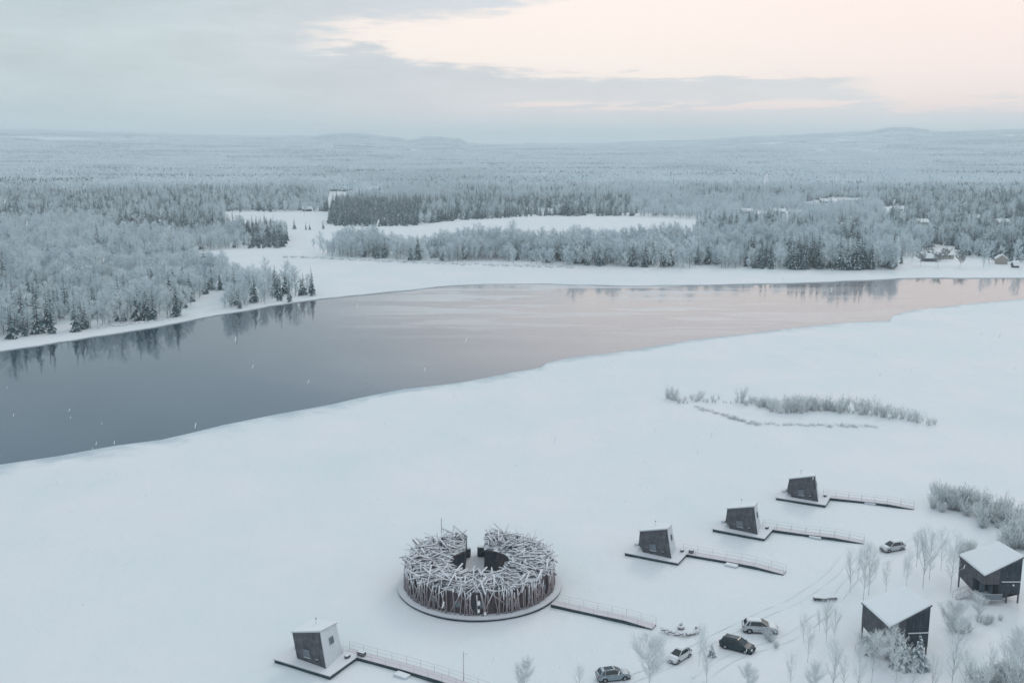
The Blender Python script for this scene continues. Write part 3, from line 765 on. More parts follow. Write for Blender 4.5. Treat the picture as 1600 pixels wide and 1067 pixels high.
# ------------------------------------------------------------------ near birches (thing > trunk, crown)
def near_birch_parts(h, wd, n_, seed, tww=.017, steep=1.9):
    b, tk = birch_mesh('n', h, wd, n_, seed, near_=True, tw=(.35, .9), tww=tww, base=.2, steep=steep)
    return tk.mesh('trunk', ['near_bark', 'near_bark']), b.mesh('crown', ['frosted_near'])
NB = [near_birch_parts(7.5, 2.2, 400, 700), near_birch_parts(8.5, 2.4, 460, 701), near_birch_parts(6.5, 3.4, 1500, 702, .017, 1.1), near_birch_parts(7, 1.6, 230, 703)]
def near_birch(px, py, hpx, k, label, group=None, wide=1.0):
    p = ga(px, py); dist = math.sqrt(p.x**2+p.y**2+(HC-p.z)**2)
    hm = hpx/(F/dist)/1.05; s = hm/(7.5, 8.5, 6.5, 7)[k]
    o = empty('birch_tree', (p.x, p.y, p.z-.05), rnd.uniform(0, 6.28)); o.scale = (s*wide, s*wide, s)
    link('trunk', NB[k][0], o); link('crown', NB[k][1], o); tag(o, label, 'tree', group)
near_birch(1014, 1084, 92, 2, 'wide frosted birch at the bottom edge between two parked pale cars', wide=1.0)
near_birch(820, 1088, 56, 2, 'frosted young birch at the bottom edge, leftmost of the bare birches')
near_birch(905, 1092, 54, 0, 'slim frosted birch at the bottom edge left of the pale hatchback')
near_birch(1104, 1076, 86, 3, 'thin pale birch at the bottom edge below the dark car')
near_birch(1092, 1040, 66, 3, 'thin grey birch just right of the snow covered compact car')
near_birch(1168, 1088, 50, 2, 'small frosted birch at the bottom edge right of the dark car')
near_birch(1374, 1040, 50, 2, 'heavily frosted white birch in front of the lower stilted cabin', wide=1.15)
near_birch(1392, 1046, 66, 0, 'frosted birch standing at the front corner of the lower stilted cabin', wide=.95)
near_birch(1488, 1006, 62, 2, 'round frosted birch between the two stilted cabins')
near_birch(1528, 968, 34, 2, 'small white frosted birch in front of the upper right cabin')
for px, py, hp, k in [(1255,1004,48,3),(1262,1034,60,3),(1291,1004,66,0),(1328,926,66,3),(1349,937,84,0),(1357,930,76,1),(1384,926,50,3),(1416,918,56,3),(1442,918,90,1),(1452,905,70,0),(1485,924,88,3),(1368,905,34,3),(1412,900,30,3),(1432,885,52,1),(1470,890,60,3),(1340,905,46,3),(1303,1000,50,0),(1280,985,34,3)]:
    near_birch(px, py, hp, k, 'slender bare birch on the open snow around the stilted cabins', 'slender birches around the stilted cabins')
for px, py, hp, k in [(1235,1078,60,3),(1300,1086,84,0),(1318,1080,60,3),(1340,1090,84,1),(1362,1066,74,3),(1398,1088,92,0),(1425,1080,50,3),(1486,1082,104,3),(1506,1090,70,0),(1540,1092,80,1),(1575,1088,90,0),(1595,1070,80,2),(1455,1096,70,1),(1272,1090,50,2)]:
    near_birch(px, py, hp, k, 'frosted birch along the lower right picture edge', 'birches along the lower right edge')
nb_b, nb_t = spruce_mesh(4.4, 2.5, 13, 9, 900, snowy=1.0)
nsp = (nb_t.mesh('trunk', ['spruce_bark']*3), nb_b.mesh('crown', ['needles_frosted', 'branch_snow']))
for px, py, hp, lab in [(1408,1042,42,'stubby snow laden spruce before the dark gable of the lower cabin'),(1434,1042,46,'pointed snow laden spruce at the right corner of the lower cabin'),(1112,1026,20,'tiny snow covered spruce between the compact and the dark car'),(1424,1046,18,'tiny snowy sapling between the two snow laden spruces')]:
    p = ga(px, py); dist = math.sqrt(p.x**2+p.y**2+(HC-p.z)**2); s = hp/(F/dist)/.9/4.4
    o = empty('spruce_tree', (p.x, p.y, p.z-.05), rnd.uniform(0, 6), s); link('trunk', nsp[0], o); link('crown', nsp[1], o); tag(o, lab, 'tree')

# ------------------------------------------------------------------ floating cabins
ZD = 0.85
def make_cabin():
    t = empty('floating_cabin')
    d_ = MB(); d_.box(-4.6, 4.6, -3.1, 3.1, -.12, .0, 0, 0); o = d_.build('deck', 'snowy_deck', t)
    s = MB(); s.box(-4.5, 4.5, -3.0, 3.0, -.62, -.13); s.build('float', 'deck_edge', t)
    B = [(-2.0, -1.5, 0), (3.05, -1.85, 0), (2.35, 2.4, 0), (-2.1, 2.3, 0)]
    T = [(-2.55, -1.6, 3.5), (2.2, -1.78, 4.85), (1.5, 2.3, 4.05), (-2.4, 2.5, 3.55)]
    wl = MB(); k = len(wl.v); wl.v += B+T
    for f, m in (((0, 1, 5, 4), 0), ((1, 2, 6, 5), 1), ((2, 3, 7, 6), 0), ((3, 0, 4, 7), 0), ((0, 3, 2, 1), 0), ((4, 5, 6, 7), 0)): wl.f.append(f); wl.mi.append(m); wl.sm.append(False)
    wl.build('wall', ['dark_cladding', 'plaster_snow'], t)
    # roof: slab a little larger, snow on it
    def grow(p, e, dz): c = Vector((-.3, .35, 0)); q = Vector(p)-c; q.x += e*(1 if q.x > 0 else -1); q.y += e*(1 if q.y > 0 else -1); return (q.x+c.x, q.y+c.y, p[2]+dz)
    r = MB(); P = [grow(p, .14, -.03) for p in T]+[grow(p, .14, .07) for p in T]; r.hexa(P); rf = r.build('roof', 'frame', t)
    r = MB(); P = [grow(p, .11, .073) for p in T]+[grow(p, .02, .19) for p in T]; r.hexa(P); bevel(r.build('roof_snow', 'snow', rf), .06)
    c = MB(); c.tube((-.9, 1.2, 3.7), (-.9, 1.2, 4.55), .09, n=8, m=1); c.tube((-.9, 1.2, 4.56), (-.9, 1.2, 4.70), .11, .08, n=8); c.build('chimney', ['steel', 'snow'], rf)
    # front window on the leaning wall (u,v in wall quad)
    def onw(q, u, v, off):
        a, b_, c_, d2 = [Vector(x) for x in q]; p = a*(1-u)*(1-v)+b_*u*(1-v)+c_*u*v+d2*(1-u)*v
        nn = (b_-a).cross(d2-a).normalized(); return p+nn*off
    def slab(mb, q, u0, u1, v0, v1, o0, o1, m=0):
        P = [onw(q, u0, v0, o0), onw(q, u1, v0, o0), onw(q, u1, v1, o0), onw(q, u0, v1, o0), onw(q, u0, v0, o1), onw(q, u1, v0, o1), onw(q, u1, v1, o1), onw(q, u0, v1, o1)]
        mb.hexa([tuple(p) for p in P], m)
    FQ = (B[0], B[1], T[1], T[0]); RQ = (B[1], B[2], T[2], T[1]); LQ = (B[3], B[0], T[0], T[3])
    for q, (u0, u1, v0, v1), pane in ((FQ, (.28, .50, .17, .43), 'window_pane'), (RQ, (.42, .66, .50, .70), 'glass'), (LQ, (.2, .75, .1, .6), 'glass')):
        fm = MB(); eu, ev = (u1-u0)*.09, (v1-v0)*.09
        slab(fm, q, u0, u1, v1-ev, v1, .0, .09); slab(fm, q, u0, u1, v0, v0+ev, .0, .07); slab(fm, q, u0, u0+eu, v0+ev, v1-ev, 0, .07); slab(fm, q, u1-eu, u1, v0+ev, v1-ev, 0, .07)
        if q is not LQ: slab(fm, q, (u0+u1)/2-eu*.25, (u0+u1)/2+eu*.25, v0+ev, v1-ev, .02, .06)
        fo = fm.build('window', 'grey_frame', t)
        pm = MB(); slab(pm, q, u0+eu, u1-eu, v0+ev, v1-ev, .005, .02); pm.build('pane', pane, fo)
        sm_ = MB(); slab(sm_, q, u0, u1, v0-.012, v0-.002, .0, .11); sm_.build('sill', 'snow', fo)
    v_ = MB(); slab(v_, FQ, .70, .755, .12, .18, 0, .1); v_.build('vent', 'rubber', t)
    v_ = MB(); slab(v_, FQ, .70, .755, .182, .192, 0, .11); v_.build('vent_hood', 'snow', t)
    # back-left bench box with snow and a low drift
    bb = MB(); bb.box(-4.2, -3.6, .5, 1.9, 0.003, .35, 0, 1); bb.build('bench', ['plaster_snow', 'snow'], t)
    dr = MB(); dr.box(3.4, 3.85, 1.4, 2.1, .003, .35, 0, 1); dr.build('storage_box', ['dark_cladding', 'snow'], t)
    # side wall flaring out towards the back, its foot clear of the deck
    A, B2 = (-2.54, -1.58, 3.46), (-2.5, 2.42, 3.5); Q1, Q2 = (-3.15, -.35, .5), (-3.4, 2.2, .5); C1, D1 = (-2.02, -1.46, .5), (-2.08, 2.2, .5)
    fl = MB()
    for f in ((A, B2, Q2, Q1), (Q1, Q2, D1, C1), (A, Q1, C1), (B2, D1, Q2), (A, C1, D1, B2)): fl.face(f)
    fl.build('side_wall', 'dark_cladding', t)
    # corner trim
    tr = MB(); tr.tube(B[1], T[1], .05, n=4); tr.build('corner_trim', 'frame', t)
    return t
ROT = R(-28.5)
cab0 = make_cabin()
cabs = [((-25.35, 122.9), 'slanted dark floating cabin at the lower left, nearest to the camera'), ((23.8, 158.2), 'slanted dark floating cabin just right of the round log building'),
        ((40.2, 168.6), 'slanted dark floating cabin in the middle of the right hand three'), ((55.2, 184.9), 'slanted dark floating cabin farthest out on the ice')]
for i, ((x, y), lab) in enumerate(cabs):
    o = cab0 if i == 0 else copy_tree(cab0)
    o.location = (x, y, ZI+.55); o.rotation_euler = (0, 0, ROT+(0, .01, -.02, .03)[i]); tag(o, lab, 'cabin', 'floating cabins on the ice')
for ch in [c for c in cab0.children if c.name.startswith('side_wall')]: bpy.data.objects.remove(ch)

# ------------------------------------------------------------------ footbridges
def bridge(P, wd, label, rails=True):
    """P: points along the middle of the walkway"""
    P = [Vector(p) for p in P]; o = empty('footbridge', P[0])
    rel = [p-P[0] for p in P]
    dk = MB(); bm_ = MB()
    n = len(rel); sides = []
    for i, p in enumerate(rel):
        dv = (rel[min(i+1, n-1)]-rel[max(i-1, 0)]); dv.z = 0; dv.normalize(); sd = Vector((-dv.y, dv.x, 0)); sides.append(sd)
    for i in range(n-1):
        a, b_, s0, s1 = rel[i], rel[i+1], sides[i]*wd/2, sides[i+1]*wd/2; z = Vector((0, 0, .07))
        dk.hexa([tuple(a-s0-z), tuple(b_-s1-z), tuple(b_+s1-z), tuple(a+s0-z), tuple(a-s0), tuple(b_-s1), tuple(b_+s1), tuple(a+s0)])
        for sg in (-1, 1):
            q0 = a+s0*sg*.96; q1 = b_+s1*sg*.96; t0 = s0.normalized()*.06; t1 = s1.normalized()*.06; lo = Vector((0, 0, .5)); hi = Vector((0, 0, .073))
            bm_.hexa([tuple(q0-t0-lo), tuple(q1-t1-lo), tuple(q1+t1-lo), tuple(q0+t0-lo), tuple(q0-t0-hi), tuple(q1-t1-hi), tuple(q1+t1-hi), tuple(q0+t0-hi)])
    dk.build('walkway', 'plank_deck', o); bm_.build('beam', 'deck_edge', o)
    for sg in (-1, 1):
        rl = MB()
        for hgt in (.98, .52):
            for i in range(n-1): rl.tube(rel[i]+sides[i]*sg*wd*.49+Vector((0, 0, hgt)), rel[i+1]+sides[i+1]*sg*wd*.49+Vector((0, 0, hgt)), .022 if hgt > 1 else .015, n=4, cap=False)
        rl.build('rail', 'rail', o)
        L = 0; segs = [(rel[i+1]-rel[i]).length for i in range(n-1)]; tot = sum(segs); cnt = int(tot/2.1)
        for k in range(cnt+1):
            dd = tot*k/cnt; i = 0
            while i < n-2 and dd > segs[i]: dd -= segs[i]; i += 1
            u = min(1, dd/segs[i]); p = rel[i].lerp(rel[i+1], u)+sides[i]*sg*wd*.49
            pm = MB(); pm.tube(p+Vector((0, 0, .003)), p+Vector((0, 0, 0.98)), .026, n=4); pm.build('post', 'rail', o)
    tag(o, label, 'footbridge'); return o
def pontoon(p, rz, label):
    b = MB(); b.box(-1.0, 1.0, -.55, .55, 0, .32, 0, 1); o = b.build('pontoon', ['plaster_snow', 'snow']); bevel(o, .1); o.location = p; o.rotation_euler = (0, 0, rz); tag(o, label, 'pontoon', 'snow covered pontoons beside the footbridges')
def br(px0, pxm, px1, z1, lab, beyond=0):
    a = at(*px0, ZD+.05); m = at(*pxm, ZD-.05); e = at(*px1, z1)
    q = a.lerp(m, .35); q.z = ZD
    return bridge([a, q, m, m.lerp(e, .5)+Vector((0, 0, .2)), e+(e-m).normalized()*beyond], 1.55, lab)
br((541, 1016), (634, 1041), (748, 1079), ZI+.5, 'railed footbridge running from the lower left floating cabin to the bottom edge', 6)
br((864, 940), (935, 956), (1022, 978), ZI+.25, 'railed wooden footbridge from the round log building to the parking ground')
br((1066, 861), (1140, 874), (1226, 894), ZI+.25, 'railed footbridge from the floating cabin just right of the round building')
br((1192, 822), (1260, 832), (1350, 846), ZI+.3, 'railed footbridge from the middle one of the three right hand floating cabins')
br((1286, 774), (1350, 781), (1428, 793), ZI+.2, 'railed footbridge from the farthest floating cabin')
for px, py, lab in ((628, 1056, 'white snow covered pontoon under the lowest left footbridge'), (1143, 884, 'snow covered pontoon beside the footbridge nearest the round building'), (1274, 840, 'snow covered pontoon beside the middle right footbridge'), (1360, 787, 'snow covered pontoon beside the farthest footbridge')):
    pontoon(at(px, py, ZI+.02), ROT-.05, lab)
# bench box on the first bridge
b = MB(); b.box(-.5, .5, -.3, .3, 0, .5, 0, 1); o = b.build('storage_box', ['dark_cladding', 'snow']); o.location = at(565, 1023, ZD+.06); o.rotation_euler = (0, 0, ROT); tag(o, 'small dark box at the cabin end of the lowest left footbridge', 'box')
b = MB(); b.box(-.35, .35, -.3, .3, 0, .5, 0, 1); o = b.build('storage_box', ['dark_cladding', 'snow']); o.location = at(1080, 863, ZD+.06); o.rotation_euler = (0, 0, ROT); tag(o, 'small dark box where the second footbridge meets its cabin deck', 'box')

# ------------------------------------------------------------------ round log building
CX, CY = -4.9, 146.2
RO, RI, RD = 11.15, 4.8, 12.45
bath = empty('round_log_building', (CX, CY, ZI+.45)); tag(bath, 'round open building ringed with a tangle of snowy logs on a circular deck', 'building')
GX = -.95; GW = 1.5        # gap towards the back: |x-GX| < GW
NS = 120
def in_gap(x, y, m=0): return y > 0 and abs(x-GX) < GW+m
d_ = MB()
for i in range(NS):
    a0, a1 = 2*math.pi*i/NS, 2*math.pi*(i+1)/NS
    c0, s0, c1, s1 = math.cos(a0), math.sin(a0), math.cos(a1), math.sin(a1)
    r0 = 4.2
    d_.face([(r0*c0, r0*s0, 0), (RD*c0, RD*s0, 0), (RD*c1, RD*s1, 0), (r0*c1, r0*s1, 0)], 0)
    d_.face([(RD*c0, RD*s0, 0), (RD*c0, RD*s0, -.14), (RD*c1, RD*s1, -.14), (RD*c1, RD*s1, 0)], 0)
    d_.face([(r0*c0, r0*s0, 0), (r0*c1, r0*s1, 0), (r0*c1, r0*s1, -.6), (r0*c0, r0*s0, -.6)], 1)
d_.build('deck', ['snowy_deck', 'deck_edge'], bath, recalc=False)
f_ = MB()
for i in range(NS):
    a0, a1 = 2*math.pi*i/NS, 2*math.pi*(i+1)/NS; r_ = RD-.12
    f_.face([(r_*math.cos(a0), r_*math.sin(a0), -.141), (r_*math.cos(a0), r_*math.sin(a0), -.6), (r_*math.cos(a1), r_*math.sin(a1), -.6), (r_*math.cos(a1), r_*math.sin(a1), -.141)])
f_.build('float', 'deck_edge', bath, recalc=False)
f_ = MB(); f_.face([(4.2*math.cos(2*math.pi*i/48), 4.2*math.sin(2*math.pi*i/48), -.25) for i in range(48)]); f_.build('pool', 'snow', bath, recalc=False)
WH = 3.45
gaO = math.asin(GW/RO)
th0 = math.pi/2-math.asin((GX+GW)/RO); th1 = math.pi/2-math.asin((GX-GW)/RO)   # gap from th0 to th1
ti0 = math.pi/2-math.asin((GX+GW)/RI); ti1 = math.pi/2-math.asin((GX-GW)/RI)
ow = MB(); rf = MB(); iw = MB(); sn = MB()
NW = 110
def ang(t, a, b_): return a+(b_-a)*t
for i in range(NW):
    t0, t1 = i/NW, (i+1)/NW
    A0, A1 = ang(t0, th1, th0+2*math.pi), ang(t1, th1, th0+2*math.pi); I0, I1 = ang(t0, ti1, ti0+2*math.pi), ang(t1, ti1, ti0+2*math.pi)
    O = lambda a, z, r=RO-.35: (r*math.cos(a), r*math.sin(a), z)
    off = .04 if i % 2 else 0
    ow.face([O(A0, .003, RO-.35+off), O(A1, .003, RO-.35+off), O(A1, WH, RO-.35+off), O(A0, WH, RO-.35+off)], 0)
    iw.face([O(I0, .003, RI), O(I1, .003, RI), O(I1, 3.35, RI), O(I0, 3.35, RI)], 0)
    rf.face([O(A0, WH, RO), O(A1, WH, RO), O(I1, 3.4, RI-.25), O(I0, 3.4, RI-.25)], 0)
    rf.face([O(A0, WH, RO), O(A1, WH, RO), O(A1, WH-.25, RO), O(A0, WH-.25, RO)], 1)
    rf.face([O(I0, 3.4, RI-.25), O(I1, 3.4, RI-.25), O(I1, 3.1, RI-.25), O(I0, 3.1, RI-.25)], 1)
for th, ti in ((th0, ti0), (th1, ti1)):
    iw.face([(RO*.97*math.cos(th), RO*.97*math.sin(th), .003), (RI*math.cos(ti), RI*math.sin(ti), .003), (RI*math.cos(ti), RI*math.sin(ti), 3.4), (RO*.97*math.cos(th), RO*.97*math.sin(th), WH)], 0)
ow.build('outer_wall', 'brown_cladding', bath); iw.build('inner_wall', 'black_cladding', bath); rf.build('roof', ['roof_felt', 'brown_cladding'], bath)
# brown panel facet and window on the inner wall, entrance front, pods in the gap
pn = MB()
for k in range(5):
    a = R(33+k*5.2); a2 = a+R(4.6); r_ = RI-.06; pn.face([(r_*math.cos(a), r_*math.sin(a), .01), (r_*math.cos(a2), r_*math.sin(a2), .01), (r_*math.cos(a2), r_*math.sin(a2), 3.2), (r_*math.cos(a), r_*math.sin(a), 3.2)])
pn.build('panel', 'brown_cladding', bath)
for x, y, s in ((GX+1.15, 10.4, 1.0), (GX-1.6, 10.0, .85)):
    pd = MB(); pd.tube((x-.9*s, y, .75), (x+.9*s, y, .75), .75*s, n=10); pd.box(x-.8*s, x+.8*s, y-.6*s, y+.6*s, .003, .4); o = pd.build('tub', 'black_cladding', bath)
    ps = MB(); ps.box(x-.75*s, x+.75*s, y-.45*s, y+.45*s, .75+.74*s, .85+.74*s); ps.build('tub_cover', 'snow', o)
dr = MB(); a = R(-91); r_ = RO-.24; dr.box(-.5, .5, -.05, .05, .003, 2.1, 0, 0, a+math.pi/2, (r_*math.cos(a), r_*math.sin(a), 0)); dr.build('door', 'black_cladding', bath)
for a, z, s in ((-89.0, 1.95, .30), (-89.0, .75, .24), (-84.5, .35, .26)):
    ls = MB(); a = R(a); r_ = RO+.18; x, y = r_*math.cos(a), r_*math.sin(a)
    ls.tube((x, y, z-s), (x, y, z+s), s*.75, n=8); ls.build('lantern', 'lamp_glass', bath)
for k in range(26):
    a = R(-150+k*4.9); wn = MB(); r_ = RO-.24
    if k % 4 == 1: wn.box(-.45, .45, -.03, .03, 1.0, 1.9, 0, 0, a+math.pi/2, (r_*math.cos(a), r_*math.sin(a), 0)); wn.build('window', 'window_pane', bath)
# logs
lr = random.Random(11); logs = []
def log_ok(a, b_, m=-.2):
    for t in (0, .25, .5, .75, 1):
        p = a.lerp(b_, t); r_ = math.hypot(p.x, p.y)
        if r_ < (RI+.05 if p.y > .8 else RI-1.3) or in_gap(p.x, p.y, m): return False
    return True
while len(logs) < 640:                         # the nest lying on the roof
    r_ = math.sqrt(lr.uniform((RI-.1)**2, (RO+.45)**2)); a = lr.uniform(0, 2*math.pi); x, y = r_*math.cos(a), r_*math.sin(a)
    dirn = lr.uniform(0, math.pi) if lr.random() < .45 else a+lr.gauss(0, .6)
    L = lr.uniform(1.6, 3.4) if lr.random() < .85 else lr.uniform(3.5, 4.8); tl = lr.gauss(.0, .30) if r_ < RO-1.6 else lr.gauss(.1, .5)
    base = WH-.35*(RO-r_)/(RO-RI); z = base+lr.random()**1.3*1.15+.12-(.5*lr.random() if r_ > RO-.6 else 0)
    dv = Vector((math.cos(dirn), math.sin(dirn), tl)).normalized()*L/2; c = Vector((x, y, z))
    A, B_ = c-dv, c+dv
    if math.hypot(A.x, A.y) > RO+1.15 or math.hypot(B_.x, B_.y) > RO+1.15 or not log_ok(A, B_): continue
    logs.append((A, B_, lr.choice((.07, .09, .11, .15)), 0))
for k in range(70):                            # upright stubs on the back and side rims
    a = lr.uniform(-.5, math.pi+.5); r_ = RO+lr.uniform(-1.6, .1); p = Vector((r_*math.cos(a), r_*math.sin(a), WH-.5))
    q = p+Vector((lr.gauss(0, .4), lr.gauss(0, .4), lr.uniform(1.2, 2.1)))
    if log_ok(p, q, .2): logs.append((p, q, lr.uniform(.09, .13), 0))
for k in range(300):                           # leaning against the wall
    a = 2*math.pi*(k+lr.random()*.9)/300; r_ = RO+.05+lr.random()*.28; ln = lr.gauss(0, .04) if lr.random() < .55 else lr.gauss(0, .16)
    p = Vector((r_*math.cos(a), r_*math.sin(a), .02)); a2 = a+ln; r2 = RO+.02+lr.random()*.2
    q = Vector((r2*math.cos(a2), r2*math.sin(a2), WH+lr.uniform(-.5, .7)))
    if log_ok(p, q, .1) and lr.random() < .8: logs.append((p, q, lr.choice((.05, .07, .09, .12)), 1))
front = sorted(logs, key=lambda l: -((l[1]-l[0]).length*(1.5 if l[0].y < 0 else .8)*(1+.15*l[0].z)))
for A, B_, r_, m in front[:99]:
    b = MB(); b.tube((0, 0, 0), B_-A, r_, r_*.85, n=7); o = b.build('log', 'snowy_log' if m == 0 else 'wall_log', bath); o.location = A
b = MB()
for A, B_, r_, m in front[99:]: b.tube(A, B_, r_, r_*.85, n=7, m=m)
o = b.build('log_tangle', ['snowy_log', 'wall_log'], bath); o['kind'] = 'stuff'
# pole behind
p = at(690.5, 873, ZI+.46); b = MB(); b.tube((0, 0, 0), (0, 0, 6.9), .10, .07, 8); b.tube((0, 0, 0), (0, 0, .15), .3, .3, 8)
o = b.build('flagpole', 'rail'); o.location = p; tag(o, 'tall bare pole rising behind the left side of the round log building', 'pole')

# ------------------------------------------------------------------ stilted cabins
def make_stilt():
    t = empty('stilted_cabin')
    Fp, Rp, Bp, Lp = (0, 0), (5.3, 0), (4.6, 6.2), (-1.1, 5.9)
    hF, hR, hB, hL = 4.1, 7.0, 6.7, 4.75
    lo = 1.45
    wl = MB()
    # right facade: solid skirt in its middle, open under the right end; entrance recess at the front corner
    def lerp2(a, b_, t_): return (a[0]+(b_[0]-a[0])*t_, a[1]+(b_[1]-a[1])*t_)
    m1 = lerp2(Fp, Rp, .42); m2 = lerp2(Fp, Rp, .62); m3 = lerp2(Fp, Lp, .42)
    hm1 = hF+(hR-hF)*.42; hm2 = hF+(hR-hF)*.62; hm3 = hF+(hL-hF)*.42
    V3 = lambda p, z: (p[0], p[1], z)
    wl.face([V3(m1, .9), V3(m2, .9), V3(m2, hm2), V3(m1, hm1)], 0)
    wl.face([V3(m2, lo), V3(Rp, lo), V3(Rp, hR), V3(m2, hm2)], 0)
    wl.face([V3(m1, 2.95), V3(m1, hm1), V3(Fp, hF), V3(Fp, 2.95)], 1)
    wl.face([V3(Fp, 2.95), V3(Fp, hF), V3(m3, hm3), V3(m3, 2.95)], 1)
    wl.face([V3(m3, .95), V3(m3, hm3), V3(Lp, hL), V3(Lp, lo+.4)], 1)
    inn = (1.6, 2.4)
    wl.face([V3(m1, .9), V3(m1, 2.95), V3(inn, 2.95), V3(inn, .9)], 0); wl.face([V3(m3, .9), V3(inn, .9), V3(inn, 2.95), V3(m3, 2.95)], 0)
    wl.face([V3(m1, 2.95), V3(Fp, 2.95), V3(m3, 2.95), V3(inn, 2.95)], 0)
    wl.face([V3(Rp, lo), V3(Bp, lo), V3(Bp, hB), V3(Rp, hR)], 0); wl.face([V3(Bp, lo), V3(Lp, lo+.4), V3(Lp, hL), V3(Bp, hB)], 0)
    wl.face([V3(m2, .9), V3(m2, lo), V3((3, 5), lo), V3((3, 5), .9)], 0)
    wl.face([V3(m1, .9), V3(inn, .9), V3(m3, .95), V3(Lp, lo+.4), V3(Bp, lo), V3(Rp, lo), V3(m2, .9)], 0)
    wl.build('wall', ['black_cladding', 'dark_cladding'], t)
    rf = MB(); e = .16
    Cn = [(Fp[0]-.05, Fp[1]-e, hF), (Rp[0]+e, Rp[1]-e, hR+.05), (Bp[0]+e, Bp[1]+e, hB), (Lp[0]-e, Lp[1]+e, hL)]
    rf.hexa([(x, y, z+.01) for x, y, z in Cn]+[(x, y, z+.13) for x, y, z in Cn]); ro = rf.build('roof', 'dark_cladding', t)
    sn = MB(); sn.hexa([(x*.99, y*.99+.03, z+.133) for x, y, z in Cn]+[(x*.98+.03, y*.98+.06, z+.42) for x, y, z in Cn]); bevel(sn.build('roof_snow', 'snow', ro), .1, 3)
    for (x, y), z in ((Lp, lo+.4), (Rp, lo), (Bp, lo), (lerp2(Fp, Rp, .68), lo)):
        x = x+(.12 if x < 1 else -.12); y = y+(.12 if y < 2 else -.12)
        pm = MB(); pm.box(x-.09, x+.09, y-.09, y+.09, -.4, z+.01); pm.build('leg', 'dark_cladding', t)
    lg = MB(); lg.box(m1[0]+.3, Rp[0]-.05, -.16, -.003, 3.35, 3.43, 0, 0); lg.build('ledge', 'snow', t)
    for x, z in ((4.25, 2.85),): lm = MB(); lm.box(x-.1, x+.1, -.14, -.003, z-.1, z+.12); lm.build('wall_lamp', 'lamp_glass', t)
    bk = MB(); bk.hexa([(-.5, -.9, .78), (m1[0]+.2, -.9, .78), (m1[0]+.2, 2.3, .78), (-1.0, 2.3, .78), (-.5, -.9, .9), (m1[0]+.2, -.9, .9), (m1[0]+.2, 2.3, .9), (-1.0, 2.3, .9)]); bo = bk.build('balcony', 'snowy_deck', t)
    gl = MB(); gl.box(-.45, m1[0]+.15, -.88, -.85, .95, 1.75); gl.build('glass_panel', 'window_pane', bo)
    hr = MB(); hr.tube((-.5, -.86, 1.8), (m1[0]+.2, -.86, 1.8), .035, n=4); hr.tube((-.5, -.86, 1.8), (-.95, .9, 1.8), .035, n=4); hr.build('handrail', 'frame', bo)
    dd = MB(); dd.box(.25, 1.15, 1.9, 1.95, .905, 2.8); dd.build('door', 'glass', t)
    wn = MB(); wn.hexa([(1.66, .6, 1.0), (1.62, 1.9, 1.0), (1.58, 1.9, 1.0), (1.62, .6, 1.0), (1.66, .6, 2.7), (1.62, 1.9, 2.7), (1.58, 1.9, 2.7), (1.62, .6, 2.7)]); wn.build('window', 'glass', t)
    stp = MB()
    for k in range(6): stp.box(-1.2-.34*(k+1), -1.2-.34*k, 1.2, 2.3, .78-.17*k, .86-.17*k)
    so_ = stp.build('stair', 'snowy_deck', t)
    for y in (1.15, 2.35):
        hr = MB(); hr.tube((-1.1, y, 1.75), (-3.3, y, .8), .035, n=4); hr.tube((-1.1, y, 1.75), (-1.1, y, .8), .03, n=4); hr.tube((-2.2, y, 1.27), (-2.2, y, .2), .03, n=4); hr.tube((-3.3, y, .8), (-3.3, y, -.2), .03, n=4); hr.build('stair_rail', 'rail', so_)
    return t
st0 = make_stilt()
st0.location = (68.3, 139.0, gz(68.3, 139)-.05); tag(st0, 'dark cabin on stilts with pitched snowy roof at the right edge, the upper one', 'cabin', 'stilted cabins on shore')
st1 = copy_tree(st0); st1.location = (48.7, 122.9, gz(48.7, 123)-.05); st1.rotation_euler = (0, 0, R(4)); tag(st1, 'dark cabin on stilts half hidden by snowy trees, the lower one', 'cabin')

